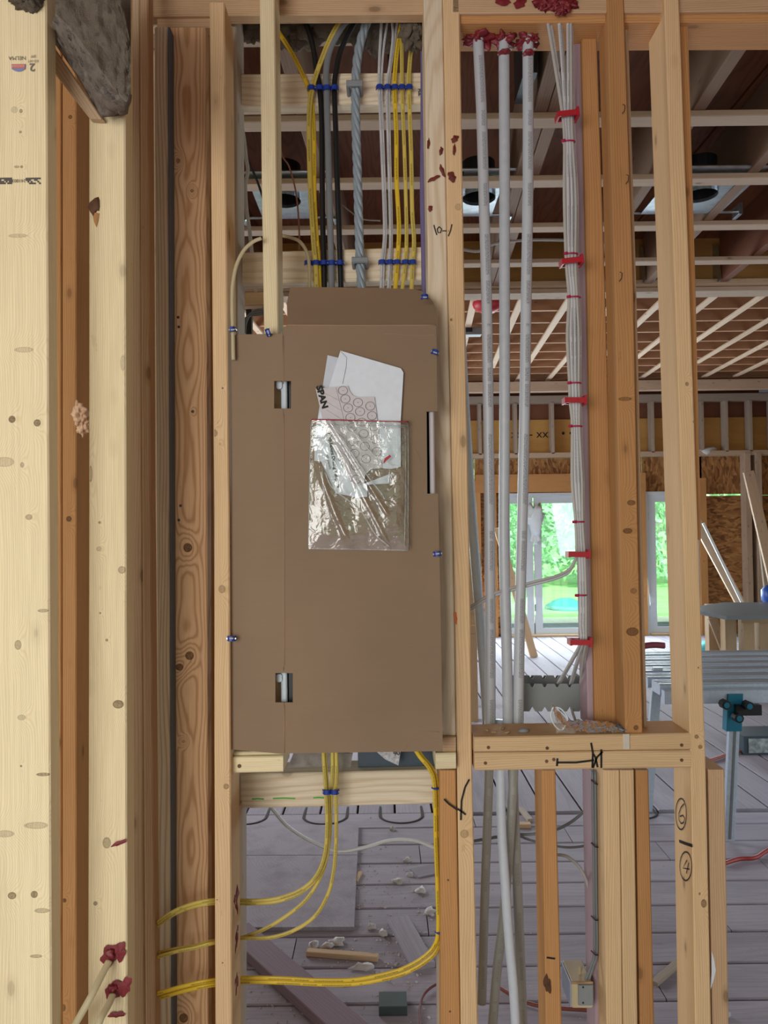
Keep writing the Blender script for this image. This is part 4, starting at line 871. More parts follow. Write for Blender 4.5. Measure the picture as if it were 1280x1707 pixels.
# twisted cable
tw = empty('twisted_cable', at(600, 480, 1.64), 'thick grey cable of twisted strands held by two grey clamps', 'cable', G1)
cp = catmull(pxpath([(628, 2), (618, 22), (605, 55), (596, 95), (592.5, 143), (593, 200), (596, 300), (598, 370), (600, 437), (604, 500)], 1.636), 14)
for s in range(4):
    pts = []; L = 0
    for i, p in enumerate(cp):
        if i: L += (p - cp[i - 1]).length
        a = L / .11 * 2 * math.pi + s * math.pi / 2; pts.append(p + Vector((math.cos(a), math.sin(a), 0)) * .0052)
    tube('strand', pts, .0052, M_GRYT, tw, spline=False, seg=10)
Gw = G1
cable('white_cable', [(641, 5), (637, 22), (634.5, 60), (632, 110), (632, 148), (636, 250), (640.5, 380), (636.5, 438), (634, 500)], .0062, .005, M_WHT, 'leftmost white cable right of the twisted grey cable', Gw)
cable('white_cable', [(652, 5), (648, 22), (640, 75), (636.5, 120), (636, 148), (639.5, 250), (643.5, 380), (640, 438), (638, 500)], .005, .005, M_WHT, 'thin white cable close beside the leftmost white one', Gw, Y=1.651)
cable('white_cable', [(654, 5), (652, 22), (655, 60), (650, 105), (645, 148), (647, 250), (650.5, 380), (649, 438), (646, 500)], .006, .005, M_WHT, 'white cable right of the first white pair, kinked near the top', Gw)
cable('white_cable', [(668, 10), (663, 30), (656, 80), (650.5, 120), (648.5, 148), (650, 250), (653, 380), (651.5, 438), (649, 500)], .005, .005, M_WHT, 'rightmost thin white cable above the panel', Gw, Y=1.652)
cable('yellow_cable', [(670, 30), (666, 55), (660, 100), (657.5, 148), (660.5, 220), (661, 300), (665, 380), (662, 438), (657.5, 500)], .0098, .006, M_YEL, 'bright yellow cable first right of the white cables', G1)
cable('yellow_cable', [(670, 30), (670, 60), (670, 148), (674, 250), (677.5, 380), (675.5, 438), (668, 500)], .0085, .006, M_YEL2, 'middle dull yellow cable of the three right of the white cables', G1)
cable('yellow_cable', [(694, 40), (686, 78), (682.5, 110), (681.5, 148), (685, 250), (687, 350), (690, 400), (688, 438), (685, 500)], .0095, .006, M_YEL2, 'rightmost yellow cable with black print, beside the stud pair', G1)
# tan loop cable through the pale stud
cable('tan_cable', [(470, 393), (485, 396), (500, 403), (511, 420), (515.5, 445), (516, 500)], .0075, .005, M_TANC, 'tan cable looping out right of the short pale stud', Y=1.63)
cable('tan_cable', [(436, 397), (422, 403), (406, 418), (394, 443), (388, 475), (387, 510), (388, 550), (389, 600)], .0075, .005, M_TANC, 'tan cable looping out left of the short pale stud down to the cardboard', Y=1.47)
cable('white_cable', [(396, 196), (402, 206), (407, 235), (410, 262), (413, 285), (409, 310), (411, 350), (416, 385), (420, 425)], .009, .006, M_WHT2, 'white cable hanging in the left of the cable bay', Y=1.75)
cable('dark_wire', [(400, 60), (402, 150), (404, 235), (414, 268), (428, 300), (440, 335)], .006, .006, M_DSTEEL, 'dark wire behind the white cable in the left of the bay', Y=1.9)
cable('brown_wire', [(452, 30), (458, 160), (468, 250), (482, 278), (493, 320), (498, 370), (499, 415)], .004, .004, W_RED, 'thin brown wire right of the short pale stud', Y=1.8)
for i in range(3):
    cable('grey_loop_cable', [(402 + i * 3, 556), (404 + i * 3, 540 - i), (413 + i * 2, 527 - i * 1.5 + i), (427, 520 + i * 4 - 3), (440, 518 + i * 4 - 2)], .0055, .005, M_GRYC, ['outermost', 'middle', 'innermost'][i] + ' of three grey cables looping behind the short pale stud', 'grey cables looping above the cardboard', Y=1.72)
cable('white_cable', [(422, 430), (424, 470), (427, 495), (433, 508), (440, 514), (450, 516)], .006, .005, M_WHT2, 'short white cable end behind the foot of the short pale stud', Y=1.76)
cable('thin_wire', [(571, 342), (583, 352), (603, 365), (634, 368)], .006, .006, M_WHT2, 'thin pale wire behind the twisted cable in the bay', Y=2.97)
cable('purple_strip_cable', [(706, 72), (706, 200), (705, 330), (707, 420), (708, 498)], .014, .006, M_PURPC, 'purple cable running down beside the stud pair', Y=1.63)
sheet('black_duct', [(410, 505), (419, 505), (419, 560), (410, 560)], 1.80, .02, M_BLACK, label='black upright strip behind the grey loop cables', cat='duct')
hboard('blocking', [(398, 487, 510), (470, 485, 508)], 1.74, .03, W_TAN, wf)

# ---- blue staples
def staple(px, py, Y, lab, wpx=12, ang=0, group='blue cable staples', vertical=False):
    c = at(px, py, Y); t = empty('cable_staple', c, lab, 'cable staple', group)
    w_ = wpx * PX(Y); h = .0095; d = .009
    prof = []
    for i in range(9):
        s = i / 8; x = -w_ / 2 + w_ * s; y = -d * (1 - abs(2 * s - 1) ** 3.2) 
        prof.append((x, y))
    vs = []; ca, sa = math.cos(ang), math.sin(ang)
    for x, y in prof:
        for z, yy_ in ((h / 2, 0), (-h / 2, 0), (-h / 2, .003), (h / 2, .003)):
            vs.append(c + Vector((x * ca - z * sa, y + yy_, x * sa + z * ca)))
    fs = []
    for i in range(8):
        for k in range(4): fs.append((i * 4 + k, i * 4 + (k + 1) % 4, i * 4 + 4 + (k + 1) % 4, i * 4 + 4 + k))
    fs += [(0, 1, 2, 3), (32, 33, 34, 35)]
    mk('saddle', vs, fs, M_BLUE, t)
    for s in (-1, 1):
        q = c + Vector((s * w_ * .46 * ca, 0, s * w_ * .46 * sa)); cyl('nail', q + Vector((0, -.004, 0)), q + Vector((0, .004, 0)), .0016, M_STEEL, t, seg=8)
    return t
YS = 1.640
names = ['the two leftmost yellow cables', 'the left black cable', 'the grey flat cable', 'the right black cable']
for px, nm in zip((519, 533, 545, 558), names): staple(px, 148, 1.641, 'blue staple over ' + nm + ' on the upper blocking', 14)
names2 = ['the first white pair', 'the second white pair', 'the bright yellow cable', 'the middle dull yellow cable', 'the rightmost yellow cable']
for px, nm in zip((633, 646, 658, 670, 682), names2): staple(px, 147, 1.642, 'blue staple over ' + nm + ' on the upper blocking', 13)
for px, nm in zip((514, 527, 540, 553, 567), ['the tan loop cable', 'the left yellow cables'] + names[1:]): staple(px, 439, 1.641, 'blue staple over ' + nm + ' on the lower blocking', 14)
for px, nm in zip((637, 650, 662, 676, 688), names2): staple(px, 438, 1.642, 'blue staple over ' + nm + ' on the lower blocking', 13)
for px, py, w_, ang, lab in ((388, 550, 11, .1, 'blue staple over the tan cable at the top left of the cardboard'), (447, 554, 13, -1.25, 'tilted blue staple at the foot of the short pale stud'), (708, 496, 13, 0, 'blue staple at the upper right corner of the cardboard'), (725, 588, 13, -.35, 'blue staple on the right cardboard edge above the slot'), (729, 923, 14, .1, 'blue staple on the right cardboard edge below the slot'), (386, 1064, 15, 0, 'blue staple halfway down the left cardboard edge')):
    c = staple(px, py, YC - .002, lab, w_, ang)
    q = at(px, py, YC - .009); ribbon('white_insert', [q + Vector((-.004 * math.cos(ang), 0, -.004 * math.sin(ang))), q + Vector((.004 * math.cos(ang), 0, .004 * math.sin(ang)))], .0025, M_WHT2, c, off=.002)
for px, py, lab in ((591, 146, 'upper grey clamp on the twisted cable'), (600, 438, 'lower grey clamp on the twisted cable')):
    c = at(px, py, 1.635); t = empty('cable_clamp', c, lab, 'clamp', 'grey clamps on the twisted cable')
    wb('clamp_bar', c.x - .0175, c.x + .0175, 1.616, 1.626, c.z - .006, c.z + .007, M_CLAMP, t)
    for s in (-1, 1): wb('clamp_foot', c.x + s * .014 - .004, c.x + s * .014 + .004, 1.622, 1.66, c.z - .007, c.z + .009, M_CLAMP, t)

# ---- insulation
def wool(lab, blobs, Y, D=.05, name='insulation'):
    t = empty(name, at(blobs[0][0], blobs[0][1], Y), lab, 'insulation')
    for i, (px, py, rx, ry) in enumerate(blobs): lump('wool_tuft', at(px, py, Y), (rx * PX(Y), D, ry * PX(Y)), M_WOOL, t, amp=.28, freq=9, seed=i + px, sub=4)
    return t
wool('grey wool stuffed under the top plate above the cables', [(420, 40, 36, 28), (470, 42, 30, 32), (505, 45, 34, 34), (545, 38, 36, 30), (590, 40, 34, 28), (630, 48, 26, 36), (655, 52, 22, 30)], 1.70, .03)
wool('tan wool tuft bulging in front of the yellow cables at upper right', [(686, 42, 20, 36), (694, 60, 12, 20)], 1.62, .022)
wool('small wool tuft at the top left corner of the view', [(42, -4, 26, 16), (52, 4, 12, 10)], 1.19, .02)
# big batt, left
def P(px, py, Y): return at(px, py, Y)
front = [(40, -60), (180, -60), (204, 0), (216, 62), (218, 110), (213, 168), (190, 150), (150, 92), (120, 55), (92, 22)]
back = [(40, 0), (92, 74), (130, 128), (168, 196), (213, 196)]
n1 = 26; gridf = []
tb_ = empty('insulation_batt', at(170, 195, 1.2), 'large dark mineral wool batt slumping between the two pale left boards', 'insulation')
topL = [(92, -60, 22), (110, -60, 38), (130, -60, 62), (150, -60, 90), (170, -60, 118), (190, -40, 146), (205, 10, 162), (213, 48, 170), (218, 80, 150)]
vs = []; fs = []; m = 30
for i in range(len(topL) * 4 - 3):
    f = i / 4; a = topL[int(f)]; b = topL[min(int(f) + 1, len(topL) - 1)]; t = f - int(f); x_, y0_, y1_ = [a[q] + (b[q] - a[q]) * t for q in range(3)]
    for j in range(m + 1):
        yq = y0_ + (y1_ - y0_) * j / m; d = .010 * noise.fractal(Vector((x_ * .06, yq * .03, 1)), .8, 2, 5)
        vs.append(at(x_, yq, 1.16 + d))
nn_ = len(topL) * 4 - 3
for i in range(nn_ - 1):
    for j in range(m): a = i * (m + 1) + j; fs.append((a, a + 1, a + m + 2, a + m + 1))
# lower edge band
base = len(vs); low = [(92, 74), (110, 100), (130, 130), (150, 164), (170, 196), (190, 194), (205, 193), (213, 190), (218, 160)]
mb = 16
for i in range(nn_):
    f = i / 4; k0 = int(f); k1 = min(k0 + 1, len(low) - 1); t = f - k0; lx = low[k0][0] + (low[k1][0] - low[k0][0]) * t; ly = low[k0][1] + (low[k1][1] - low[k0][1]) * t
    A = vs[i * (m + 1) + m]; B = at(lx, ly, 1.275)
    for j in range(1, mb + 1):
        q = A.lerp(B, j / mb); d = .016 * noise.fractal(q * 60, 1, 2, 4) * (j < mb); vs.append(q + Vector((0, -d - .008 * math.sin(math.pi * j / mb), -d * .6)))
for i in range(nn_ - 1):
    for j in range(mb):
        g = lambda ii, jj: (ii * (m + 1) + m) if jj == 0 else base + ii * mb + jj - 1
        fs.append((g(i, j), g(i, j + 1), g(i + 1, j + 1), g(i + 1, j)))
# back sheet closing the batt
bb = len(vs)
for i in range(nn_): vs.append(at(topL[0][0] + (218 - 92) * i / (nn_ - 1), -60, 1.275)) 
for i in range(nn_ - 1): fs.append((base + i * mb + mb - 1, base + (i + 1) * mb + mb - 1, bb + i + 1, bb + i))
bt = mk('batt', vs, fs, M_WOOL, tb_, smooth=True)
M_WOOL2 = M_WOOL.copy(); M_WOOL2.name = 'mineral_wool_cut_edge'
for nd in M_WOOL2.node_tree.nodes:
    if nd.type == 'MIX' and not nd.inputs[6].is_linked and nd.inputs[6].default_value[0] < .2: nd.inputs[6].default_value = hx('#766a60'); nd.inputs[7].default_value = hx('#a69a8e')
bt.data.materials.append(M_WOOL2)
for pi in range((nn_ - 1) * m, (nn_ - 1) * m + (nn_ - 1) * mb): bt.data.polygons[pi].material_index = 1
board('slanted_cleat', [(at(86, 72, 1.285), at(86, 116, 1.285)), (at(172, 199, 1.285), at(150, 198, 1.285))], (0, .012, 0), W_BRN, wl, label='brown cleat slanting below the insulation batt')

# foam
fo = lump('foam_glob', at(133, 690, 1.66), (.014, .014, .022), M_FOAM, amp=.35, freq=8, seed=4, sub=4, label='upper lump of pinkish foam in the gap between the left boards', cat='foam')
lump('foam_glob', at(138, 708, 1.67), (.012, .012, .018), M_FOAM, amp=.4, freq=8, seed=8, sub=4, label='lower lump of pinkish foam in the gap between the left boards', cat='foam')

# ============================================================ LOWER YELLOW CABLES
G2 = 'yellow cables leaving the bottom of the panel'
A_ = [(538, 1240), (540, 1275), (543, 1319), (545, 1375), (541, 1425), (526, 1461), (500, 1484), (465, 1497), (430, 1501), (397, 1501), (372, 1500), (350, 1501), (320, 1507), (290, 1519), (262, 1538)]
def yc(pts, lab, mat=M_YEL2, Y=1.575, w_=.0078): 
    P_ = [(p[0], p[1], Y + (0 if p[0] > 392 else -.085 * min(1, (392 - p[0]) / 40))) for p in pts]
    return tube('yellow_cable', pxpath(P_, Y), w_ / 2, mat, ry=.003, label=lab, cat='cable', group=G2)
yc(A_, 'upper cable of the top pair curving left to the highest red-sealed hole')
yc([(x + (3 if y < 1450 else 0), y + (0 if y < 1400 else 5)) for x, y in A_], 'lower cable of the top pair curving left to the highest red-sealed hole', Y=1.581)
yc([(554, 1240), (554, 1290), (552, 1319), (549, 1395), (538, 1452), (513, 1496), (480, 1525), (440, 1549), (403, 1563), (372, 1567), (350, 1570), (325, 1577), (298, 1581), (262, 1589)], 'yellow cable curving left to the middle red-sealed hole, upper curve', Y=1.587)
yc([(560, 1240), (561, 1290), (560, 1319), (560, 1400), (556, 1452), (546, 1492), (524, 1528), (490, 1551), (450, 1563), (403, 1564), (372, 1569), (350, 1573), (325, 1580), (298, 1585), (262, 1595)], 'yellow cable sagging lowest left to the middle red-sealed hole', Y=1.578)
E_ = [(686, 1240), (700, 1262), (716, 1282), (724, 1310), (726, 1400), (729, 1480), (730, 1550), (724, 1576), (708, 1594), (680, 1611), (645, 1623), (590, 1633), (530, 1634), (470, 1631), (397, 1630), (350, 1635), (310, 1643), (262, 1656)]
yc(E_, 'left cable of the bright yellow pair running down and along the lowest hole', M_YEL, 1.572, .0085)
yc([(x + 4, y + (0 if y < 1560 else 7)) for x, y in E_], 'right cable of the bright yellow pair running down and along the lowest hole', M_YEL, 1.580, .0085)
for px, lab in ((545, 'left blue staple on the block below the panel'), (558, 'right blue staple on the block below the panel')): staple(px, 1319, 1.572, lab, 15)
for py, px in ((1313, 726.5), (1553, 732)):
    c = at(px, py, 1.575); tube('blue_tie', [c + Vector((-.008, 0, .0)), c + Vector((0, -.008, 0)), c + Vector((.009, 0, 0))], .0022, M_BLUE, label='blue tie round the bright yellow pair ' + ('beside the block' if py < 1400 else 'near the bottom bend'), cat='cable tie')
for i, (py, lab) in enumerate(((1500, 'upper'), (1565, 'middle'), (1632, 'lower'))):
    lump('firestop_sealant', at(392.5, py, 1.52), (.0035, .022, .027), M_CAULK, amp=.4, seed=i + 20, sub=3, label=lab + ' red sealant patch on the stud side where yellow cables pass', cat='sealant')
# foot of left board: sealant and tan cables
for i, (px, py, rx, ry, lab) in enumerate(((183, 1592, 18, 15, 'upper red sealant blob on the pale left board'), (192, 1650, 17, 15, 'second red sealant blob on the pale left board'), (194, 1691, 12, 6, 'lowest small red sealant smear on the pale left board'), (199, 1405, 13, 4, 'thin red sealant smear beside the round knot on the pale left board'))):
    t = empty('firestop_sealant', at(px, py, 1.298), lab, 'sealant'); smear(t, px, py, 1.2975, rx, ry, i + 50, name='smear', ang=.45 if i != 2 else .1)
    if i < 2: smear(t, px + 18, py - 6, 1.2985, 10, 15, i + 60, name='smear', ang=-.4); lump('cap', at(px + (2 if i == 0 else -4), py - 2, 1.295), (rx * .42 * PX(1.3), .006, ry * .5 * PX(1.3)), M_CAULK, t, amp=.3, seed=i, sub=3)
tube('tan_cable', pxpath([(182, 1602, 1.288), (170, 1625, 1.27), (155, 1655, 1.25), (140, 1682, 1.24), (118, 1720, 1.24)], 1.25), .0062, M_TANC, ry=.004, label='tan cable from the upper sealant blob on the pale left board', cat='cable')
tube('tan_cable', pxpath([(188, 1658, 1.288), (180, 1676, 1.27), (168, 1698, 1.25), (158, 1725, 1.24)], 1.25), .0062, M_TANC, ry=.004, label='tan cable from the second sealant blob on the pale left board', cat='cable')

# ============================================================ PIPES
G3 = 'white plastic pipes'
def pipe(pts, w_, mat, lab, Y0=1.59, Y1=1.635):
    y_0, y_1 = pts[0][1], pts[-1][1]
    P_ = [at(x, y, Y0 + (Y1 - Y0) * (y - y_0) / (y_1 - y_0)) for x, y in pts]
    return tube('white_pipe', P_, w_ * PX(1.61) / 2, mat, label=lab, cat='pipe', group=G3, seg=20)
pipe([(797, 62), (798, 90), (803, 200), (807, 350), (811, 500), (814, 700), (816, 900), (817, 1050), (817, 1150), (817, 1225)], 18, M_PEX, 'left of the three white pipes sealed into the top plate')
pipe([(840, 62), (840, 90), (841, 300), (841, 500), (841, 700), (840, 880), (842, 1000), (845, 1100), (847, 1225)], 18, M_PEXP, 'middle of the three white pipes sealed into the top plate')
pipe([(880, 62), (880, 90), (880, 300), (877, 500), (874, 700), (870, 880), (867, 1000), (865, 1100), (863.5, 1225)], 18, M_PEX, 'right of the three white pipes sealed into the top plate')
pipe([(758, 330), (763, 450), (770, 600), (779, 750), (787, 870), (794, 960), (803, 1070), (809, 1150), (813, 1225)], 17, M_PEXP, 'white pipe leaning out from behind the stud pair', 1.66, 1.665)
pipe([(815, 1200), (815, 1290), (812, 1380), (809, 1460), (806, 1560), (803, 1672)], 15, M_PEXD, 'grey-white pipe below the sill ending above the floor', 1.64, 1.64)
pipe([(833, 1200), (834, 1290), (836, 1380), (841, 1460), (848, 1560), (856, 1650), (862, 1760)], 16, M_PEXW, 'brightest white pipe below the sill, slanting right', 1.655, 1.62)
pipe([(857, 1200), (856, 1290), (852, 1360), (846, 1450), (838, 1540), (828, 1620), (817, 1760)], 16, M_PEXD, 'printed grey-white pipe below the sill, slanting left', 1.67, 1.68)
pipe([(852, 1200), (856, 1330), (860, 1420), (864, 1520), (868, 1620), (873, 1760)], 17, M_PEXD, 'straight grey-white pipe below the sill, right behind the others', 1.70, 1.70)
for i, (px, py) in enumerate(((798, 72), (840, 74), (880, 76))):
    t = empty('firestop_sealant', at(px, py - 5, 1.57), 'ragged red sealant collar round the ' + ['left', 'middle', 'right'][i] + ' pipe at the top plate', 'sealant', 'red sealant collars at the top plate')
    lump('collar', at(px, py - 7, 1.592), ((.021 if i else .028), .02, .013), M_CAULK, t, amp=.35, freq=7, seed=i + 5, sub=4)
    for q in range(3): lump('drip', at(px + R.uniform(-16, 16) * (1.2 if i == 0 else .8), py + R.uniform(-6, 8), 1.592), (.005 + .003 * R.random(), .004, .006 + .005 * R.random()), M_CAULK, t, amp=.5, seed=i * 9 + q, sub=2)
    if i: lump('band', at(px, py + 14, 1.582), (.0125, .0125, .005), M_CAULK, t, amp=.2, seed=i + 31, sub=3)
for i, (px, py, rx, ry, lab) in enumerate(((838, 3, 17, 6, 'left red sealant smear along the upper edge of the top plate'), (866, 6, 12, 8, 'right red sealant smear along the upper edge of the top plate'))):
    t = empty('firestop_sealant', at(px, py, 1.534), lab, 'sealant'); smear(t, px, py, 1.5335, rx, ry, i + 80, name='smear')
t = empty('firestop_sealant', at(928, 8, 1.53), 'broad red sealant patch where the white cables enter the top plate', 'sealant')
for q, (px, py, rx, ry) in enumerate(((906, 2, 16, 12), (925, 4, 18, 12), (946, 4, 14, 14), (936, 16, 10, 8))): lump('blob', at(px, py, 1.53), (rx * PX(1.53), .007, ry * PX(1.53)), M_CAULK, t, amp=.4, freq=9, seed=q + 70, sub=4)

# ============================================================ WHITE CABLE BUNDLE
G4 = 'white cables bundled beside the orange studs'
offs = [-9, -6.5, -4, -1.5, 1, 3.5, 6, 8]
tops = [908, 913, 930, 933, 946, 949, 951, 953]
lab8 = ['leftmost', 'second from left', 'third from left', 'fourth from left', 'fourth from right', 'third from right', 'second from right', 'rightmost']
ctr = [(190, 946.5), (237, 949), (330, 952), (437, 953), (497, 956.5), (560, 957), (638, 958.5), (667, 959.5), (711, 961), (800, 963.5), (870, 966.5), (920, 969)]
for i in range(8):
    pts = [(tops[i], 8), (tops[i] + (ctr[0][1] + offs[i] - tops[i]) * .5, 95)]
    for y_, x_ in ctr:
        bulge = 1.0 + (.25 if y_ in (330, 560, 800) else 0) - (.12 if y_ in (237, 497, 711, 870) else 0)
        pts.append((x_ + offs[i] * bulge * (1 if y_ < 700 else .85), y_))
    if i < 2: pts += [(958 - 2 * i, 935 + i * 2), (948, 950 + i * 4), (925, 961 + i * 4), (890, 970 + i * 4), (850, 981 + i * 4), (815, 993 + i * 4), (783, 1012 + i * 5)]
    else:
        d = i - 2; pts += [(968.5 + d * 2.0, 992), (968 + d * 2.2, 1040), (968.5 + d * 2, 1069)]
        fan = [(930, 1139), (951, 1141), (968, 1141), (972, 1143), (953, 1143), (933, 1141)]
        ex, ey = [(930, 1139), (933, 1139), (950, 1141), (953, 1141), (967, 1142), (970, 1142)][d]
        pts += [((968 + d * 2 + ex) / 2 + (2 if d < 2 else 0), 1103), (ex, ey)]
    P_ = [at(x_, y_, (1.55 if y_ > 900 else 1.55) + (.14 * max(0, (y_ - 1075) / 65) if (i >= 2 and y_ > 1075) else 0) + (.07 * min(1, (964 - x_) / 60) if (i < 2 and y_ > 930) else 0) + .006 * (i % 2)) for x_, y_ in pts]
    tube('white_cable', P_, .0030 if i not in (2, 0) else .0036, M_WHT if i % 3 else M_WHT2, ry=.0024, label=lab8[i] + ' cable of the white bundle by the mauve stud' + (', branching left' if i < 2 else ''), cat='cable', group=G4, seg=10)
cn = ['topmost', 'second from top', 'third from top', 'fourth from top', 'lowest']
for i, (px, py) in enumerate(((946, 192), (953, 436), (958, 668), (964, 924), (967, 1070))):
    c = at(px, py, 1.545); t = empty('strap_bracket', c, cn[i] + ' wide red strap round the white cable bundle', 'cable strap', 'wide red straps on the white cable bundle'); ang = .1 if i < 2 else -.02
    M_ = Matrix.Rotation(-ang, 3, 'Y')
    def bx(name, x0, x1, y0_, y1_, z0, z1):
        vs = [c + M_ @ Vector((x, y_, z)) for x in (x0, x1) for y_ in (y0_, y1_) for z in (z0, z1)]
        mk(name, vs, [(0, 1, 3, 2), (4, 5, 7, 6), (0, 1, 5, 4), (2, 3, 7, 6), (0, 2, 6, 4), (1, 3, 7, 5)], M_RED, t)
    bx('strap', -.021, .019, -.010, -.006, -.0055, .0055); bx('strap_back', -.021, .019, .014, .018, -.0055, .0055); bx('tab', .017, .022, -.012, .02, -.009, .010); bx('clip', -.023, -.019, -.011, .018, -.0065, .0055)
for i, (px, py) in enumerate(((948, 237), (952, 424), (957, 496), (958, 639), (960, 711), (965, 870), (969, 992))):
    c = at(px, py, 1.552); t = empty('cable_tie', c, ['topmost', 'second from top', 'third from top', 'fourth from top', 'fifth from top', 'second from bottom', 'lowest'][i] + ' thin magenta tie round the white cable bundle', 'cable tie', 'thin magenta ties on the white cable bundle')
    r_ = .0125 if i < 5 else .0105
    pts = [c + Vector((r_ * math.cos(a), .008 * math.sin(a), 0)) for a in [k * math.pi / 8 for k in range(17)]]
    tube('loop', pts, .0017, M_MAG, t, ref=(0, 0, 1), spline=False, seg=6); cyl('head', c + Vector((-r_ - .003, -.004, 0)), c + Vector((-r_ + .002, -.009, 0)), .003, M_MAG, t, seg=8)

# grey bracket
gbk = empty('cable_bracket', at(920, 1190, 1.72), 'grey plastic notched cable bracket fixed to the mauve stud edge', 'cable bracket')
def notched(px0, px1, yt, yb, Y, n, name, th=.003):
    st = (px1 - px0) / n; o = [(px0, yt)]
    for k in range(n): c_ = px0 + st * (k + .5); o += [(c_ - 4.5, yt), (c_ - 1.5, yt + 5.5), (c_ + 1.5, yt + 5.5), (c_ + 4.5, yt)]
    o += [(px1, yt), (px1, yb)]
    for k in range(n): c_ = px1 - st * (k + .5); o += [(c_ + 5, yb), (c_, yb - 8), (c_ - 5, yb)]
    o += [(px0, yb)]
    return sheet(name, o, Y, th, M_GRYP, gbk)
notched(856, 981, 1140, 1186, 1.69, 6, 'front_plate'); notched(856, 978, 1126, 1182, 1.76, 6, 'back_plate')
notched(850, 976, 1126, 1160, 1.80, 6, 'rear_plate')
a = at(978, 1140, 1.69); b = at(982, 1188, 1.69); wb('end_plate', a.x, b.x, 1.69, 1.80, b.z, a.z + .004, M_GRYP, gbk); wb('base_web', at(856, 1160, 1.7).x, b.x, 1.694, 1.80, at(900, 1163, 1.7).z - .002, at(900, 1163, 1.7).z + .002, M_GRYP, gbk)
for i, (px, px2) in enumerate(((952, 960), (972, 979))): tube('white_cable', pxpath([(px, 1177, 1.70), (px + 3, 1190, 1.68), (px2, 1206, 1.66), (px2 + 4, 1240, 1.66)], 1.7), .003, M_WHT2, label=['left', 'right'][i] + ' cable end coming out below the grey notched bracket', cat='cable')

# items on the sill
zs = at(980, 1226, 1.52).z
zst = (at(790, 1229, 1.52).z, at(1151, 1222, 1.52).z)
def sillz(px): return zst[0] + (zst[1] - zst[0]) * (px - 790) / 361 + .0008
sb = empty('screw_bag', Vector((at(985, 1215, 1.565).x, 1.565, sillz(985))), 'open crinkled clear bag of screws lying on the sill', 'plastic bag')
x0 = at(922, 1215, 1.56).x; x1 = at(1040, 1215, 1.56).x; vs = []; fs = []; nx, ny = 40, 16
for j in range(ny + 1):
    for i in range(nx + 1):
        u, v = i / nx, j / ny; X = x0 + (x1 - x0) * u; Yq = 1.53 + .065 * v
        h = .016 * math.sin(math.pi * v) * (.5 + .6 * (1 - u)) + .010 * abs(noise.fractal(Vector((u * 9, v * 4, 2)), 1, 2, 4)) + (.032 * math.sin(math.pi * v) * max(0, 1 - u * 5))
        vs.append(Vector((X, Yq, sillz(950 + 60 * u) + h * min(1, (1 - u) * 6))))
for j in range(ny):
    for i in range(nx): a = j * (nx + 1) + i; fs.append((a, a + 1, a + nx + 2, a + nx + 1))
mk('bag_film', vs, fs, M_BAG2, sb, smooth=True)
tube('bag_mouth', [at(x, y, 1.56) for x, y in ((920, 1184), (918, 1192), (922, 1205), (930, 1215), (938, 1216), (946, 1199), (940, 1187), (932, 1180), (922, 1180), (920, 1184))], .0016, M_WRAP, sb, seg=6)
for q in range(190):
    u = R.uniform(.45, .97); X = x0 + (x1 - x0) * u; Yq = R.uniform(1.535, 1.585); z = sillz(980) + .002 + .010 * R.random() * (1 - abs(u - .7) * 2.2); a = R.uniform(0, 6.28); d = Vector((math.cos(a), math.sin(a) * .6, R.uniform(-.1, .15))) * .013
    c = Vector((X, Yq, z)); sc_ = cyl('screw', c, c + d, .0019, M_SCREW if q % 3 else M_GRYP, sb, seg=6, r2=.0009)
lump('grey_clip', at(873, 1218, 1.55), (.011, .006, .005), M_GRYP, amp=.15, seed=2, sub=2, label='small grey clip lying on the sill left of the screw bag', cat='clip')
wb('white_tape', at(1038, 1225, 1.519).x, at(1049, 1225, 1.519).x, 1.517, 1.5195, at(1045, 1248, 1.52).z, at(1045, 1223, 1.52).z, plain('torn_white_tape', '#cfc6b8', .6), label='torn piece of clear tape over the front of the sill', cat='tape')
for q, (px, yq, lb_) in enumerate(((812, 1.56, 'leftmost tan wood crumb on the sill'), (824, 1.545, 'larger tan wood crumb on the sill in front of the left pipe'), (838, 1.57, 'tan wood crumb on the sill between the left and middle pipes'), (846, 1.54, 'tan wood crumb nearest the grey clip on the sill'))):
    c = at(px, 1218, yq); lump('wood_crumb', Vector((c.x, yq, sillz(px) + .002)), (.004 + .002 * (q % 2), .003, .003), M_SAW, amp=.4, seed=q, sub=2, label=lb_, cat='crumb', group='wood crumbs on the left end of the sill')

# junction box low right
jb = empty('outlet_box', at(970, 1682, 1.66), 'cream outlet box with a grey plate fixed low on the mauve stud', 'electrical box')
a = at(953, 1680, 1.60); b = at(987, 1637, 1.60)
wb('box_body', a.x, b.x, 1.60, 1.68, a.z, b.z, M_CREAM, jb); wb('blue_side', a.x - .0025, a.x, 1.602, 1.678, a.z, b.z, M_BLUEP, jb)
p = at(964, 1675, 1.595); q = at(989, 1641, 1.595); wb('grey_plate', p.x, q.x, 1.592, 1.60, p.z, q.z, M_GRYP, jb); wb('rim', a.x - .001, b.x + .001, 1.597, 1.60, b.z - .003, b.z + .002, M_SAW, jb)
for px, py in ((972, 1646), (972, 1672)): c = at(px, py, 1.591); cyl('screw', c, c + Vector((0, .004, 0)), .002, M_DSTEEL, jb, seg=8)
tube('cable_stub', [at(962, 1645, 1.63), at(966, 1625, 1.63), at(968, 1612, 1.64)], .003, M_TANC, jb)
for i in range(2):
    tube('grey_cable', pxpath([(987 + 5 * i, 1284), (989 + 4 * i, 1400), (990 + 4 * i, 1500), (991 + 4 * i, 1585), (985 + 4 * i, 1610), (976 + 5 * i, 1634)], 1.61), .003, M_GRYC, label=['left', 'right'][i] + ' grey cable running down the mauve stud into the outlet box', cat='cable')
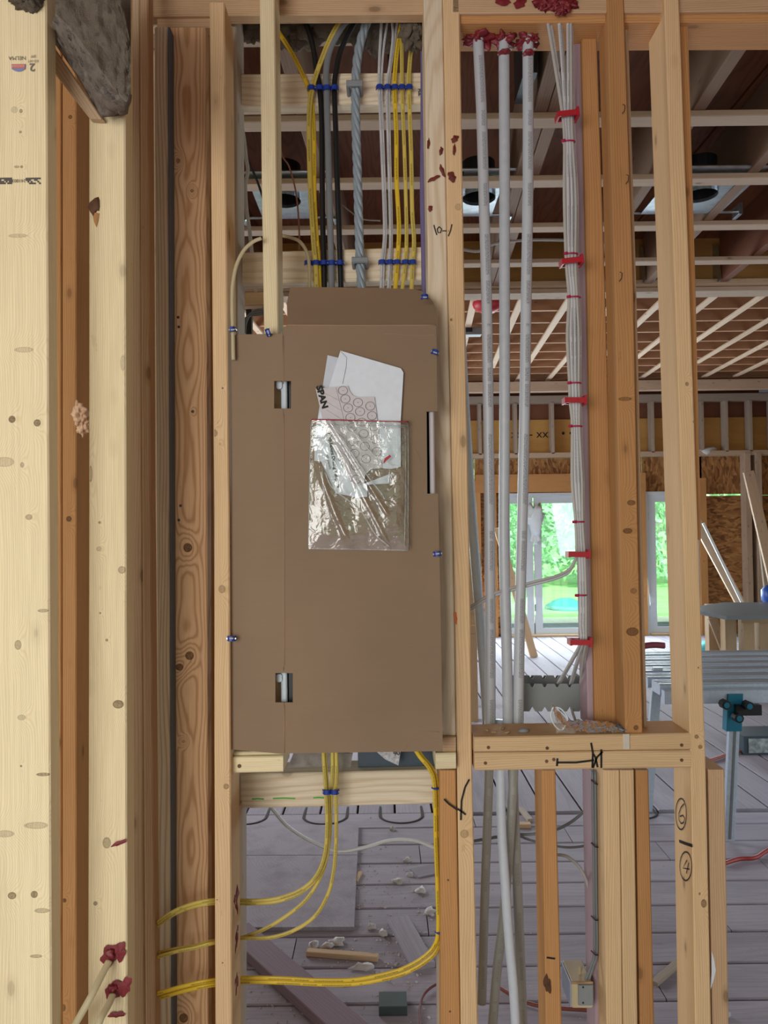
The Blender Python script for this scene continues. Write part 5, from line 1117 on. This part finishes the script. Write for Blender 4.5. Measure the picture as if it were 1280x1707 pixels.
for i, py in enumerate((1305, 1410, 1532, 1590)): 
    c = at(991, py, 1.602); tube('dark_staple', [c + Vector((-.007, .002, .006)), c + Vector((0, -.003, 0)), c + Vector((.007, .002, -.004))], .0014, plain('purple_black_staple', '#3a1c38', .5) if i == 0 else bpy.data.materials['purple_black_staple'], label=['topmost', 'second', 'third', 'lowest'][i] + ' small dark staple over the grey cables on the mauve stud', cat='cable staple', group='dark staples on the mauve stud')
tube('grey_cable', pxpath([(985, 1316), (978, 1345), (955, 1368), (926, 1383), (890, 1390), (850, 1392), (800, 1400), (780, 1404)], 1.75), .0035, M_GRYC, label='grey cable curving left below the sill, upper one', cat='cable')
tube('grey_cable', pxpath([(862, 1392), (890, 1402), (940, 1412), (975, 1410), (985, 1405)], 1.78), .003, M_GRYC, label='grey cable sagging between the orange stud and the mauve stud', cat='cable')
tube('white_cable', pxpath([(925, 1424), (945, 1428), (966, 1446), (980, 1475), (988, 1510), (991, 1560)], 1.66), .0035, M_WHT2, label='white cable arching down right of the orange stud below the sill', cat='cable')
tube('white_cable', pxpath([(432, 1322, 1.703), (455, 1350, 1.74), (480, 1378, 1.79), (520, 1403, 1.84), (565, 1419, 1.85), (610, 1412, 1.84), (650, 1401, 1.80), (690, 1401, 1.74), (728, 1414, 1.68), (772, 1428, 1.628)], 1.85), .0042, M_WHT, label='long white cable sagging across the opening below the panel', cat='cable')

# ============================================================ FLOOR CLUTTER
a = atz(408, 1552, 0); b = atz(590, 1552, 0); c_ = atz(598, 1380, 0); d_ = atz(400, 1380, 0)
ps = empty('plywood_sheet', (a + c_) / 2, 'grey plywood offcut of two strips lying on the floor below the panel', 'plywood sheet')
midL = d_.lerp(a, .36); midR = c_.lerp(b, .36)
for q0, q1, r0, r1_ in ((d_ + Vector((-.2, 0, 0)), midL + Vector((-.2, .003, 0)), c_, midR + Vector((0, .003, 0))), (midL + Vector((-.2, -.003, 0)), a + Vector((-.2, 0, 0)), midR + Vector((0, -.003, 0)), b)):
    vs = [q0, q1, r1_, r0]; vs = [v + Vector((0, 0, .001)) for v in vs] + [v + Vector((0, 0, .016)) for v in vs]
    mk('strip', vs, [(0, 1, 2, 3), (4, 5, 6, 7), (0, 1, 5, 4), (1, 2, 6, 5), (2, 3, 7, 6), (3, 0, 4, 7)], W_FLOOR, ps)
W_MAUVE = wood('mauve_dusty_plank', '#8f7c88', '#7e6c79', '#5e505b', .3, 80, .2)
A1 = atz(395, 1545, .04); B1 = atz(640, 1760, .04)
dirv = (B1 - A1); nrm_ = Vector((dirv.y, -dirv.x, 0)).normalized()
board('diagonal_plank', [(A1 - nrm_ * .052, A1 + nrm_ * .052), (B1 - nrm_ * .052, B1 + nrm_ * .052)], (0, 0, -.036), W_MAUVE, label='long mauve plank lying diagonally on the floor at lower left', cat='lumber')
def flatboard(name, p0, p1, w_, th, mat, lab, cat='wood offcut', z=.0):
    A2 = atz(p0[0], p0[1], z + th); B2 = atz(p1[0], p1[1], z + th); dv = B2 - A2; nn2 = Vector((dv.y, -dv.x, 0)).normalized() * w_ / 2
    return board(name, [(A2 - nn2, A2 + nn2), (B2 - nn2, B2 + nn2)], (0, 0, -th), mat, label=lab, cat=cat)
flatboard('wood_offcut', (663, 1528), (706, 1606), .085, .02, W_FLOOR, 'short pale board offcut lying slanted left of the yellow cable pair')
flatboard('wood_offcut', (512, 1583), (630, 1592), .03, .018, W_BRN, 'narrow brown stick lying behind the mauve plank')
flatboard('wood_offcut', (592, 1468), (601, 1452), .02, .012, W_BRN, 'tiny stick leaning at the edge of the plywood offcut')
flatboard('wood_offcut', (1090, 1636), (1132, 1600), .028, .014, W_GRY, 'grey stick on the floor between the doubled studs and the tall stud')
flatboard('wood_offcut', (690, 1455), (760, 1440), .09, .006, W_FLOOR, 'thin board scrap beside the yellow cable pair')
flatboard('wood_offcut', (860, 1372), (884, 1372), .04, .02, W_TAN, 'small tan block on the floor behind the pipes')
flatboard('wood_offcut', (868, 1345), (884, 1365), .03, .018, W_GRY, 'small grey wedge on the floor behind the pipes')
c = atz(655, 1684, .0); wb('floor_box', c.x - .045, c.x + .045, c.y - .03, c.y + .05, 0, .03, plain('dark_teal_plastic', '#3c4a4c', .5), label='dark teal plastic piece on the floor right of the mauve plank', cat='plastic piece')
tube('red_hose', [atz(x, y, .01) for x, y in ((760, 1636), (730, 1640), (708, 1656), (700, 1680), (702, 1720))], .004, plain('dark_red_cord', '#6e2a30', .6), label='dark red cord arching over the floor at the foot of the orange jack stud', cat='cord')
tube('red_hose', [atz(x, y, .01) for x, y in ((830, 1645), (870, 1668), (905, 1678), (950, 1682), (985, 1684))], .006, plain('rusty_cord', '#8a4a40', .6), label='rusty red cord on the floor behind the outlet box', cat='cord')
tube('black_wire', [atz(x, y, .05) for x, y in ((784, 1110), (792, 1130), (786, 1160), (782, 1172))], .008, M_BLACK, label='black wire loop on the far floor left of the pipes', cat='cable')
cols = [M_GYP, M_SAW]
big = [(562, 1569, 13, 9), (545, 1577, 9, 6), (522, 1577, 8, 8), (606, 1612, 16, 6), (640, 1556, 7, 7), (679, 1434, 6, 5), (664, 1469, 8, 6), (717, 1520, 8, 9), (683, 1458, 5, 3), (540, 1685, 14, 5), (700, 1485, 9, 7), (655, 1382, 5, 2), (620, 1546, 7, 3), (1208, 1692, 8, 4), (1150, 1345, 5, 3), (1182, 1665, 6, 3)]
BL = ['broad flat white chunk behind the narrow brown stick', 'white chunk touching the left end of the broad flat chunk', 'small grey-white lump by the edge of the plywood offcut', 'long white chunk between the mauve plank and pale offcut', 'round white lump left of the short pale offcut', 'highest white lump on the floor, near the sagging white cable', 'white flake below the highest floor lump', 'ragged white lump just left of the yellow pair, middle height', 'tiny white lump between two larger ones near the yellow pair', 'flat white triangle lying in front of the mauve plank', 'crumbly white lump left of the yellow pair', 'thin white sliver near the blocking under the panel', 'small flat white bit above the brown stick', 'white flake at the lower right beyond the short tan stud', 'white bit on the floor below the saw stand', 'white bit between the tall stud and the short tan stud']
for i, (px, py, rx, ry) in enumerate(big):
    c = atz(px, py, 0.006); s = c.y / F
    lump('gypsum_chunk', c, (rx * s, ry * s * 1.2, .012), M_GYP, amp=.45, freq=8, seed=i, sub=2, label=BL[i], cat='gypsum chunk', group='gypsum chunks scattered on the floor')
vs = []; fs = []
def chip(c, s):
    n0 = len(vs); a = R.uniform(0, 6.28)
    for k in range(4): t = a + k * 1.57 + R.uniform(-.5, .5); vs.append(c + Vector((math.cos(t) * s, math.sin(t) * s, 0)))
    vs.append(c + Vector((0, 0, s * .7))); fs.extend([(n0 + k, n0 + (k + 1) % 4, n0 + 4) for k in range(4)]); fs.append((n0 + 3, n0 + 2, n0 + 1, n0))
for q in range(420):
    px, py = R.gauss(640, 55), R.gauss(1530, 75)
    if not (400 < px < 760 and 1360 < py < 1700): continue
    if px < 592 and py < 1556 : continue
    chip(atz(px, py, .0005), R.choice([.002, .003, .004, .007]))
for q in range(300):
    px, py = R.uniform(400, 735), R.uniform(1580, 1706); chip(atz(px, py, .0005), R.choice([.0015, .002, .004]))
for q in range(240):
    px, py = R.uniform(780, 1280), R.uniform(1290, 1700); chip(atz(px, py, .0005), R.choice([.0015, .002, .0035]))
mk('floor_crumbs', vs, fs, M_GYP, label='fine white and grey crumbs scattered over the floor boards', cat='debris', kind='stuff')
